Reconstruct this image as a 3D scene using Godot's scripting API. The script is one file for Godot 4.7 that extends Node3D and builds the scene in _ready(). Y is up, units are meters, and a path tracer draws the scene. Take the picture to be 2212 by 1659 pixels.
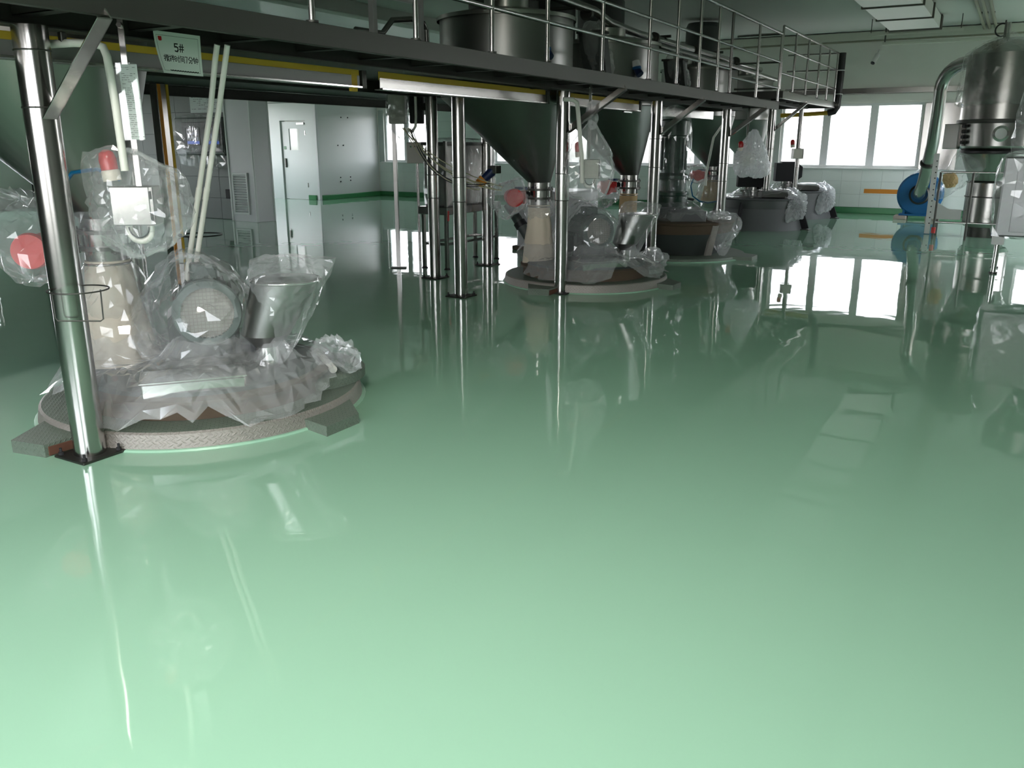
extends Node3D

# ---------------------------------------------------------------- geometry collector
class Geo:
	var v := PackedVector3Array()
	var n := PackedVector3Array()
	var u := PackedVector2Array()

	func tri(a: Vector3, b: Vector3, c: Vector3, na: Vector3, nb: Vector3, nc: Vector3, ua := Vector2.ZERO, ub := Vector2.ZERO, uc := Vector2.ZERO) -> void:
		if (b - a).cross(c - a).dot(na + nb + nc) > 0.0:
			v.append_array([a, c, b])
			n.append_array([na, nc, nb])
			u.append_array([ua, uc, ub])
		else:
			v.append_array([a, b, c])
			n.append_array([na, nb, nc])
			u.append_array([ua, ub, uc])

	func quad(a: Vector3, b: Vector3, c: Vector3, d: Vector3, m := Vector3.ZERO) -> void:
		if m == Vector3.ZERO:
			m = (c - a).cross(d - b).normalized()
		tri(a, b, c, m, m, m, Vector2(0, 1), Vector2(1, 1), Vector2(1, 0))
		tri(a, c, d, m, m, m, Vector2(0, 1), Vector2(1, 0), Vector2(0, 0))

	func quad4(a: Vector3, b: Vector3, c: Vector3, d: Vector3, na: Vector3, nb: Vector3, nc: Vector3, nd: Vector3) -> void:
		tri(a, b, c, na, nb, nc)
		tri(a, c, d, na, nc, nd)

	func box(c: Vector3, s: Vector3, q := Basis(), ch := 0.004) -> Geo:
		var h := s * 0.5
		ch = minf(ch, minf(h.x, minf(h.y, h.z)) * 0.6)
		var ax := [Vector3.RIGHT, Vector3.UP, Vector3.BACK]
		for i in 3:
			var a: Vector3 = ax[i]
			var b: Vector3 = ax[(i + 1) % 3]
			var d: Vector3 = ax[(i + 2) % 3]
			var hb: float = h[(i + 1) % 3] - ch
			var hd: float = h[(i + 2) % 3] - ch
			for sg in [-1.0, 1.0]:
				var o: Vector3 = a * h[i] * sg
				quad(c + q * (o - b * hb - d * hd), c + q * (o + b * hb - d * hd), c + q * (o + b * hb + d * hd), c + q * (o - b * hb + d * hd), (q * (a * sg)).normalized())
			if ch > 0.0:
				for sb in [-1.0, 1.0]:
					for sd in [-1.0, 1.0]:
						var e := h[i] - ch
						var p1: Vector3 = b * h[(i + 1) % 3] * sb + d * hd * sd
						var p2: Vector3 = b * hb * sb + d * h[(i + 2) % 3] * sd
						quad(c + q * (a * e + p1), c + q * (a * e + p2), c + q * (p2 - a * e), c + q * (p1 - a * e), (q * (b * sb + d * sd)).normalized())
		if ch > 0.0:
			for sx in [-1.0, 1.0]:
				for sy in [-1.0, 1.0]:
					for sz in [-1.0, 1.0]:
						var m := (q * Vector3(sx, sy, sz)).normalized()
						var k := Vector3(h.x * sx, h.y * sy, h.z * sz)
						tri(c + q * (k - Vector3(0, ch * sy, ch * sz)), c + q * (k - Vector3(ch * sx, 0, ch * sz)), c + q * (k - Vector3(ch * sx, ch * sy, 0)), m, m, m)
		return self

	func bar(a: Vector3, b: Vector3, w: float, t: float, up := Vector3.UP, ch := 0.003) -> Geo:
		var y := (b - a).normalized()
		if absf(y.dot(up)) > 0.98:
			up = Vector3.RIGHT
		var x := y.cross(up).normalized()
		return box((a + b) * 0.5, Vector3(w, a.distance_to(b), t), Basis(x, y, x.cross(y)), ch)

	func angle_bar(a: Vector3, b: Vector3, w: float, t: float, up: Vector3) -> Geo:
		var y := (b - a).normalized()
		var x := y.cross(up).normalized()
		var z := x.cross(y)
		var l := a.distance_to(b)
		var m := (a + b) * 0.5
		box(m + x * (w * 0.5 - t * 0.5), Vector3(t, l, w), Basis(x, y, z), 0.001)
		box(m - z * (w * 0.5 - t * 0.5), Vector3(w, l, t), Basis(x, y, z), 0.001)
		return self

	func cyl(a: Vector3, b: Vector3, r0: float, r1 := -1.0, seg := 18, caps := true) -> Geo:
		if r1 < 0.0:
			r1 = r0
		var y := (b - a).normalized()
		var x := y.cross(Vector3.UP if absf(y.y) < 0.9 else Vector3.RIGHT).normalized()
		var z := x.cross(y)
		var sl := (r0 - r1) / maxf(a.distance_to(b), 1e-5)
		for i in seg:
			var t0 := TAU * i / seg
			var t1 := TAU * (i + 1) / seg
			var d0 := x * cos(t0) + z * sin(t0)
			var d1 := x * cos(t1) + z * sin(t1)
			var n0 := (d0 + y * sl).normalized()
			var n1 := (d1 + y * sl).normalized()
			quad4(a + d0 * r0, a + d1 * r0, b + d1 * r1, b + d0 * r1, n0, n1, n1, n0)
			if caps:
				if r0 > 0.0:
					tri(a, a + d0 * r0, a + d1 * r0, -y, -y, -y)
				if r1 > 0.0:
					tri(b, b + d0 * r1, b + d1 * r1, y, y, y)
		return self

	func tube(p: Array, r: float, seg := 8) -> Geo:
		var k := p.size()
		var tx: Vector3 = (p[1] - p[0]).normalized()
		var x := tx.cross(Vector3.UP if absf(tx.y) < 0.9 else Vector3.RIGHT).normalized()
		var rings := []
		for i in k:
			var a: Vector3 = p[maxi(i - 1, 0)]
			var b: Vector3 = p[mini(i + 1, k - 1)]
			var t := (b - a).normalized()
			x = (x - t * x.dot(t)).normalized()
			var z := t.cross(x)
			var ring := []
			for j in seg:
				ring.append(x * cos(TAU * j / seg) + z * sin(TAU * j / seg))
			rings.append(ring)
		for i in k - 1:
			for j in seg:
				var j1 := (j + 1) % seg
				quad4(p[i] + rings[i][j] * r, p[i] + rings[i][j1] * r, p[i + 1] + rings[i + 1][j1] * r, p[i + 1] + rings[i + 1][j] * r, rings[i][j], rings[i][j1], rings[i + 1][j1], rings[i + 1][j])
		for e in [0, k - 1]:
			var m: Vector3 = -tx if e == 0 else (p[k - 1] - p[k - 2]).normalized()
			for j in seg:
				tri(p[e], p[e] + rings[e][j] * r, p[e] + rings[e][(j + 1) % seg] * r, m, m, m)
		return self

	# profile of (radius, height) pairs turned round the y axis of q at o
	func lathe(prof: Array, o: Vector3, q := Basis(), seg := 32, smooth := false) -> Geo:
		var k := prof.size()
		var nr := []
		for i in k - 1:
			var d: Vector2 = prof[i + 1] - prof[i]
			nr.append(Vector2(d.y, -d.x).normalized())
		for i in k - 1:
			var m0: Vector2 = nr[i]
			var m1: Vector2 = nr[i]
			if smooth:
				if i > 0:
					m0 = (nr[i] + nr[i - 1]).normalized()
				if i < k - 2:
					m1 = (nr[i] + nr[i + 1]).normalized()
			for j in seg:
				var c0 := Vector2(cos(TAU * j / seg), sin(TAU * j / seg))
				var c1 := Vector2(cos(TAU * (j + 1) / seg), sin(TAU * (j + 1) / seg))
				var A: Vector2 = prof[i]
				var B: Vector2 = prof[i + 1]
				quad4(o + q * Vector3(c0.x * A.x, A.y, c0.y * A.x), o + q * Vector3(c1.x * A.x, A.y, c1.y * A.x), o + q * Vector3(c1.x * B.x, B.y, c1.y * B.x), o + q * Vector3(c0.x * B.x, B.y, c0.y * B.x),
					q * Vector3(c0.x * m0.x, m0.y, c0.y * m0.x), q * Vector3(c1.x * m0.x, m0.y, c1.y * m0.x), q * Vector3(c1.x * m1.x, m1.y, c1.y * m1.x), q * Vector3(c0.x * m1.x, m1.y, c0.y * m1.x))
		return self

	# a skin between two level circles that need not be concentric
	func skew(c0: Vector3, r0: float, c1: Vector3, r1: float, seg := 40) -> Geo:
		var hh := c1.y - c0.y
		for j in seg:
			var d0 := Vector3(cos(TAU * j / seg), 0, sin(TAU * j / seg))
			var d1 := Vector3(cos(TAU * (j + 1) / seg), 0, sin(TAU * (j + 1) / seg))
			var off := Vector3(c1.x - c0.x, 0, c1.z - c0.z)
			var n0 := (d0 - Vector3.UP * ((r1 - r0 + off.dot(d0)) / hh)).normalized()
			var n1 := (d1 - Vector3.UP * ((r1 - r0 + off.dot(d1)) / hh)).normalized()
			quad4(c0 + d0 * r0, c0 + d1 * r0, c1 + d1 * r1, c1 + d0 * r1, n0, n1, n1, n0)
		return self

	func ring(c: Vector3, axis: Vector3, R: float, r: float, seg := 32, sub := 8, a0 := 0.0, a1 := TAU) -> Geo:
		var y := axis.normalized()
		var x := y.cross(Vector3.UP if absf(y.y) < 0.9 else Vector3.RIGHT).normalized()
		var z := x.cross(y)
		for i in seg:
			var t0 := lerpf(a0, a1, float(i) / seg)
			var t1 := lerpf(a0, a1, float(i + 1) / seg)
			var e0 := x * cos(t0) + z * sin(t0)
			var e1 := x * cos(t1) + z * sin(t1)
			for j in sub:
				var f0 := TAU * j / sub
				var f1 := TAU * (j + 1) / sub
				var n00 := e0 * cos(f0) + y * sin(f0)
				var n01 := e0 * cos(f1) + y * sin(f1)
				var n10 := e1 * cos(f0) + y * sin(f0)
				var n11 := e1 * cos(f1) + y * sin(f1)
				quad4(c + e0 * R + n00 * r, c + e1 * R + n10 * r, c + e1 * R + n11 * r, c + e0 * R + n01 * r, n00, n10, n11, n01)
		return self

	func ball(c: Vector3, s: Vector3, q := Basis(), seg := 14, rows := 8) -> Geo:
		for i in rows:
			for j in seg:
				var p := []
				for e in [[i, j], [i, j + 1], [i + 1, j + 1], [i + 1, j]]:
					var a: float = PI * e[0] / rows
					var b: float = TAU * e[1] / seg
					p.append(Vector3(sin(a) * cos(b), cos(a), sin(a) * sin(b)))
				quad4(c + q * (p[0] * s), c + q * (p[1] * s), c + q * (p[2] * s), c + q * (p[3] * s), (q * (p[0] / s)).normalized(), (q * (p[1] / s)).normalized(), (q * (p[2] / s)).normalized(), (q * (p[3] / s)).normalized())
		return self

	# flat outline in the x-y plane of q, pushed out along its z
	func prism(poly: Array, o: Vector3, q: Basis, depth: float) -> Geo:
		var pp := PackedVector2Array(poly)
		var ix := Geometry2D.triangulate_polygon(pp)
		var nz := q.z.normalized()
		for i in range(0, ix.size(), 3):
			for s in [-0.5, 0.5]:
				var m: Vector3 = nz * signf(s)
				tri(o + q * Vector3(pp[ix[i]].x, pp[ix[i]].y, depth * s), o + q * Vector3(pp[ix[i + 1]].x, pp[ix[i + 1]].y, depth * s), o + q * Vector3(pp[ix[i + 2]].x, pp[ix[i + 2]].y, depth * s), m, m, m)
		var cw := Geometry2D.is_polygon_clockwise(pp)
		for i in pp.size():
			var a := pp[i]
			var b := pp[(i + 1) % pp.size()]
			var e := (b - a).normalized()
			var m2 := Vector2(e.y, -e.x) * (-1.0 if cw else 1.0)
			quad(o + q * Vector3(a.x, a.y, -depth / 2), o + q * Vector3(b.x, b.y, -depth / 2), o + q * Vector3(b.x, b.y, depth / 2), o + q * Vector3(a.x, a.y, depth / 2), (q * Vector3(m2.x, m2.y, 0)).normalized())
		return self

	# a grid of points (rows of equal length) as one smooth skin
	func skin(p: Array, closed: bool) -> Geo:
		var R := p.size()
		var C: int = p[0].size()
		var nn := []
		for i in R:
			var row := []
			for j in C:
				var a: Vector3 = p[maxi(i - 1, 0)][j]
				var b: Vector3 = p[mini(i + 1, R - 1)][j]
				var c: Vector3 = p[i][(j - 1 + C) % C] if closed else p[i][maxi(j - 1, 0)]
				var d: Vector3 = p[i][(j + 1) % C] if closed else p[i][mini(j + 1, C - 1)]
				var m := (b - a).cross(d - c)
				row.append(m.normalized() if m.length_squared() > 1e-14 else Vector3.UP)
			nn.append(row)
		for i in R - 1:
			for j in (C if closed else C - 1):
				var k := (j + 1) % C
				quad4(p[i][j], p[i][k], p[i + 1][k], p[i + 1][j], nn[i][j], nn[i][k], nn[i + 1][k], nn[i + 1][j])
		return self

	# the same, each cell two flat facets: stiff creased film
	func facets(p: Array) -> Geo:
		var C: int = p[0].size()
		for i in p.size() - 1:
			for j in C:
				var k := (j + 1) % C
				var a: Vector3 = p[i][j]
				var b: Vector3 = p[i][k]
				var c: Vector3 = p[i + 1][k]
				var d: Vector3 = p[i + 1][j]
				for t in ([[a, b, c], [a, c, d]] if (i * 7 + j * 3) % 5 < 3 else [[a, b, d], [b, c, d]]):
					var m: Vector3 = (t[2] - t[0]).cross(t[1] - t[0])
					if m.length_squared() > 1e-14:
						m = m.normalized()
						tri(t[0], t[1], t[2], m, m, m)
		return self

	func mesh() -> ArrayMesh:
		var a := []
		a.resize(Mesh.ARRAY_MAX)
		a[Mesh.ARRAY_VERTEX] = v
		a[Mesh.ARRAY_NORMAL] = n
		a[Mesh.ARRAY_TEX_UV] = u
		var m := ArrayMesh.new()
		m.add_surface_from_arrays(Mesh.PRIMITIVE_TRIANGLES, a)
		return m

# ---------------------------------------------------------------- naming and tagging
var used := {}
var M := {}

func numbered(called: String) -> String:
	var k: int = used.get(called, 0)
	used[called] = k + 1
	return called if k == 0 else "%s_%03d" % [called, k]

func thing(called: String, label: String, category: String, at := Vector3.ZERO, group := "") -> Node3D:
	var o := Node3D.new()
	o.name = numbered(called)
	o.position = at
	add_child(o)
	return tag(o, label, category, group)

func tag(o: Node3D, label: String, category: String, group := "") -> Node3D:
	o.set_meta("label", label)
	o.set_meta("category", category)
	if group:
		o.set_meta("group", group)
	return o

func part(parent: Node3D, called: String, g: Geo, m: Material, label := "") -> MeshInstance3D:
	var o := MeshInstance3D.new()
	o.mesh = g.mesh()
	o.material_override = m
	if parent == self:
		o.name = numbered(called)
		add_child(o)
	else:
		o.name = called
		parent.add_child(o, true)
	if label:
		o.set_meta("label", label)
	return o

func piece(parent: Node3D, called: String, mesh: Mesh, m: Material, at: Vector3) -> MeshInstance3D:
	var o := MeshInstance3D.new()
	o.mesh = mesh
	o.material_override = m
	o.name = called
	parent.add_child(o, true)
	o.position = at
	return o

func struct(called: String, label := "") -> Node3D:
	var o := Node3D.new()
	o.name = called
	add_child(o)
	o.set_meta("kind", "structure")
	if label:
		o.set_meta("label", label)
	return o

# ---------------------------------------------------------------- materials
func noise_tex(seed_: int, freq: float, size := 512, lo := 0.0, hi := 1.0, oct := 4) -> NoiseTexture2D:
	var f := FastNoiseLite.new()
	f.seed = seed_
	f.frequency = freq
	f.fractal_octaves = oct
	var t := NoiseTexture2D.new()
	t.noise = f
	t.width = size
	t.height = size
	t.seamless = true
	var ramp := Gradient.new()
	ramp.set_color(0, Color(lo, lo, lo))
	ramp.set_color(1, Color(hi, hi, hi))
	t.color_ramp = ramp
	return t

func mat(r: float, g: float, b: float, rough := 0.6, metal := 0.0) -> StandardMaterial3D:
	var m := StandardMaterial3D.new()
	m.albedo_color = Color(r, g, b).linear_to_srgb()
	m.roughness = rough
	m.metallic = metal
	return m

func tri_map(m: StandardMaterial3D, s: float) -> void:
	m.uv1_triplanar = true
	m.uv1_world_triplanar = true
	m.uv1_scale = Vector3(s, s, s)

func film(alpha: float, rough: float, r := 0.86, g := 0.88, b := 0.9) -> StandardMaterial3D:
	var m := mat(r, g, b, rough)
	m.transparency = BaseMaterial3D.TRANSPARENCY_ALPHA
	m.albedo_color.a = alpha
	m.cull_mode = BaseMaterial3D.CULL_DISABLED
	return m

func make_materials() -> void:
	# smudged stainless steel in several finishes
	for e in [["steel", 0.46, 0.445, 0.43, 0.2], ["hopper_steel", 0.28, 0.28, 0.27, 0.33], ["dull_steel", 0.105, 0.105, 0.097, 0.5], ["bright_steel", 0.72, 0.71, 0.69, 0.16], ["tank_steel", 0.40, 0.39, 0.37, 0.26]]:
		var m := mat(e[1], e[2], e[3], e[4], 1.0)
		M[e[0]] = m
	# poured epoxy: gloss over green, with the slow swells of a self-levelled coat
	var fl := mat(0.33, 0.56, 0.405, 0.02)
	fl.metallic_specular = 0.62
	fl.heightmap_enabled = true
	fl.heightmap_texture = noise_tex(5, 0.008, 1024, 0.0, 1.0, 2)
	fl.heightmap_scale = 0.052
	fl.uv1_scale = Vector3(27.6 * 0.28, 25.2 * 0.28, 1)
	M.epoxy = fl
	M.epoxy_curb = mat(0.05, 0.24, 0.09, 0.3)
	M.epoxy_lip = mat(0.34, 0.58, 0.42, 0.35)
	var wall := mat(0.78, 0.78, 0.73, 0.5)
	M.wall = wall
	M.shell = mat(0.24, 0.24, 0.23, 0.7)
	M.tile = mat(0.80, 0.86, 0.82, 0.18)
	M.tile2 = mat(0.77, 0.84, 0.80, 0.2)
	M.grout = mat(0.50, 0.55, 0.52, 0.8)
	M.panel = mat(0.66, 0.68, 0.67, 0.4)
	M.panel.metallic_specular = 0.75
	M.panel_seam = mat(0.30, 0.31, 0.31, 0.6)
	M.white_panel = mat(0.72, 0.71, 0.73, 0.3)
	M.ceiling = mat(0.62, 0.62, 0.59, 0.8)
	M.ceiling.metallic_specular = 0.15
	M.ceiling_panel = mat(0.68, 0.70, 0.70, 0.3)
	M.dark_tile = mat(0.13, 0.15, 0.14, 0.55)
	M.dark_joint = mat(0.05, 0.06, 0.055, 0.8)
	M.frame_white = mat(0.78, 0.80, 0.79, 0.4)
	M.glass = film(0.04, 0.0)
	M.frosted = film(0.45, 0.1, 0.85, 0.87, 0.87)
	M.lamp = mat(0.9, 0.9, 0.9, 0.5)
	M.lamp.emission_enabled = true
	M.lamp.emission = Color(1.0, 0.98, 0.94)
	M.lamp.emission_energy_multiplier = 6.0
	M.duct = mat(0.80, 0.80, 0.76, 0.5, 0.7)
	M.duct_flange = mat(0.10, 0.095, 0.08, 0.6)
	M.beam_cream = mat(0.62, 0.63, 0.55, 0.5)
	M.olive_pipe = mat(0.30, 0.29, 0.22, 0.5)
	M.yellow = mat(0.62, 0.40, 0.035, 0.65)
	M.orange = mat(0.75, 0.28, 0.03, 0.6)
	M.tray = mat(0.30, 0.30, 0.29, 0.5, 0.6)
	M.black = mat(0.012, 0.012, 0.013, 0.45)
	M.black_matt = mat(0.02, 0.02, 0.022, 0.8)
	M.rubber = mat(0.03, 0.03, 0.032, 0.6)
	M.charcoal = mat(0.055, 0.065, 0.062, 0.5)
	M.motor_green = mat(0.10, 0.135, 0.125, 0.45)
	M.gear_green = mat(0.006, 0.035, 0.02, 0.35)
	M.tub_grey = mat(0.12, 0.125, 0.13, 0.5)
	M.brown = mat(0.10, 0.07, 0.045, 0.8)
	M.tread = mat(0.17, 0.21, 0.17, 0.5, 0.15)
	M.tread_rim = mat(0.36, 0.33, 0.30, 0.5, 0.3)
	M.rust = mat(0.12, 0.05, 0.03, 0.9)
	M.red = mat(0.52, 0.018, 0.016, 0.4)
	M.beacon = mat(0.50, 0.012, 0.012, 0.25)
	M.beacon_base = mat(0.72, 0.66, 0.56, 0.4)
	M.pvc = mat(0.74, 0.73, 0.67, 0.4)
	M.blue = mat(0.0, 0.10, 0.27, 0.6)
	M.navy = mat(0.01, 0.025, 0.09, 0.4)
	M.hose_blue = mat(0.0, 0.13, 0.30, 0.3)
	M.sock = mat(0.66, 0.58, 0.46, 0.8)
	M.sock_tan = mat(0.50, 0.36, 0.18, 0.8)
	M.mesh_grey = mat(0.42, 0.40, 0.37, 0.5, 0.5)
	M.grille_wire = mat(0.30, 0.28, 0.25, 0.5, 0.4)
	M.paper = mat(0.70, 0.76, 0.72, 0.7)
	M.cable = mat(0.62, 0.60, 0.40, 0.4)
	M.cable_dark = mat(0.03, 0.03, 0.04, 0.5)
	M.concrete = mat(0.42, 0.36, 0.31, 0.85)
	M.white_paint = mat(0.75, 0.75, 0.74, 0.4)
	M.grey_sheet = mat(0.26, 0.27, 0.27, 0.35, 0.5)
	M.beige_box = mat(0.55, 0.54, 0.47, 0.5)
	M.film = film(0.13, 0.05)
	M.film_thick = film(0.2, 0.08)
	M.film_milky = film(0.36, 0.12, 0.82, 0.83, 0.84)
	M.film_milky.backlight_enabled = true
	M.film_milky.backlight = Color(0.75, 0.75, 0.76)
	M.film_sheet = film(0.24, 0.06)
	M.film_clear = film(0.05, 0.05)
	M.stretch_film = film(0.07, 0.06)

# ---------------------------------------------------------------- the place
func _ready() -> void:
	var cam := Camera3D.new()
	cam.name = "camera"
	cam.fov = rad_to_deg(2.0 * atan(829.5 / 1830.0))
	cam.position = Vector3(0, 1.6, 0)
	cam.rotation = Vector3(deg_to_rad(-15.84), deg_to_rad(30.0), 0)
	cam.near = 0.05
	cam.far = 200.0
	add_child(cam)
	cam.current = true
	var sky := ProceduralSkyMaterial.new()   # even overcast
	sky.sky_top_color = Color(0.93, 0.96, 1.0)
	sky.sky_horizon_color = Color(1.0, 1.0, 1.0)
	sky.ground_horizon_color = Color(0.45, 0.45, 0.43)
	sky.ground_bottom_color = Color(0.38, 0.38, 0.36)
	var env := Environment.new()
	env.background_mode = Environment.BG_SKY
	env.sky = Sky.new()
	env.sky.sky_material = sky
	env.background_energy_multiplier = 16.0
	env.tonemap_mode = Environment.TONE_MAPPER_LINEAR
	env.tonemap_exposure = 1.0
	env.sdfgi_enabled = true
	env.ssao_enabled = true
	env.ssil_enabled = true
	var we := WorldEnvironment.new()
	we.name = "environment"
	we.environment = env
	add_child(we)
	make_materials()
	aisle_lamp(Vector3(-1.3, 3.95, -0.5))
	build_room()
	build_platforms()
	build_hoppers()
	build_mixers()
	build_boxes()
	build_back_area()
	build_dryer()
	build_overhead()

# ceiling panel lamp over the near end of the aisle: housing, glowing face and the light it gives
func aisle_lamp(at: Vector3) -> void:
	var o := thing("ceiling_lamp", "long white ceiling lamp over the near end of the aisle", "lamp", at)
	part(o, "housing", Geo.new().box(Vector3(0, 0.05, 0), Vector3(1.26, 0.07, 0.36), Basis(), 0.006), M.frame_white)
	part(o, "lamp_face", Geo.new().box(Vector3(0, 0.012, 0), Vector3(1.2, 0.008, 0.3), Basis(), 0.0), M.lamp)
	var l := AreaLight3D.new()
	l.name = "lamp_light"
	l.area_size = Vector2(1.2, 0.3)
	l.area_normalize_energy = true
	l.light_color = Color(1.0, 0.98, 0.94)
	l.light_energy = 15.5
	l.area_range = 60.0
	l.shadow_enabled = true
	o.add_child(l)
	l.position = Vector3(0, 0.0, 0)
	l.rotation = Vector3(-PI / 2, 0, 0)

# wall in a plane of constant z (along x) or constant x (along z), with rectangular openings [from, to, low, high]
func wall_geo(along_x: bool, plane: float, from: float, to: float, low: float, high: float, holes: Array, thick: float) -> Geo:
	var g := Geo.new()
	var cuts := [from, to]
	for h in holes:
		cuts.append(h[0])
		cuts.append(h[1])
	cuts.sort()
	for i in cuts.size() - 1:
		var a: float = cuts[i]
		var b: float = cuts[i + 1]
		if b - a < 0.001:
			continue
		var mid := (a + b) / 2
		var spans := [[low, high]]
		for h in holes:
			if mid > h[0] and mid < h[1]:
				spans = [[low, h[2]], [h[3], high]]
		for s in spans:
			if s[1] - s[0] < 0.001:
				continue
			var c := Vector3(mid, (s[0] + s[1]) / 2, plane) if along_x else Vector3(plane, (s[0] + s[1]) / 2, mid)
			var sz := Vector3(b - a, s[1] - s[0], thick) if along_x else Vector3(thick, s[1] - s[0], b - a)
			g.box(c, sz, Basis(), 0.0)
	return g

var window_count := 0
# a window in an opening: frame bars, mullions, one pane per light
func window(along_x: bool, plane: float, h: Array, lights: int, label: String) -> void:
	window_count += 1
	var w := struct("window_%d" % window_count, label)
	var fr := Geo.new()
	var t := 0.055
	var put := func(a: float, b: float, y0: float, y1: float, g: Geo, th: float) -> void:
		var c := Vector3((a + b) / 2, (y0 + y1) / 2, plane) if along_x else Vector3(plane, (y0 + y1) / 2, (a + b) / 2)
		g.box(c, Vector3(b - a, y1 - y0, th) if along_x else Vector3(th, y1 - y0, b - a), Basis(), 0.004)
	put.call(h[0], h[1], h[2], h[2] + t, fr, 0.07)
	put.call(h[0], h[1], h[3] - t, h[3], fr, 0.07)
	var step: float = (h[1] - h[0]) / lights
	for i in lights + 1:
		var x: float = h[0] + step * i
		var wd := 0.06 if i == 0 or i == lights else 0.085
		put.call(maxf(h[0], x - wd), minf(h[1], x + wd), h[2] + t, h[3] - t, fr, 0.07)
	part(w, "frame", fr, M.frame_white)
	for i in lights:
		var g := Geo.new()
		put.call(h[0] + step * i + 0.06, h[0] + step * (i + 1) - 0.06, h[2] + t, h[3] - t, g, 0.006)
		part(w, "pane", g, M.frosted if along_x and plane < 0 else M.glass)
	var sill := Geo.new()
	var c := Vector3((h[0] + h[1]) / 2, h[2] - 0.015, plane + 0.17) if along_x else Vector3(plane + 0.17, h[2] - 0.015, (h[0] + h[1]) / 2)
	sill.box(c, Vector3(h[1] - h[0] + 0.1, 0.03, 0.14) if along_x else Vector3(0.14, 0.03, h[1] - h[0] + 0.1))
	part(w, "sill", sill, M.frame_white)

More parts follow.
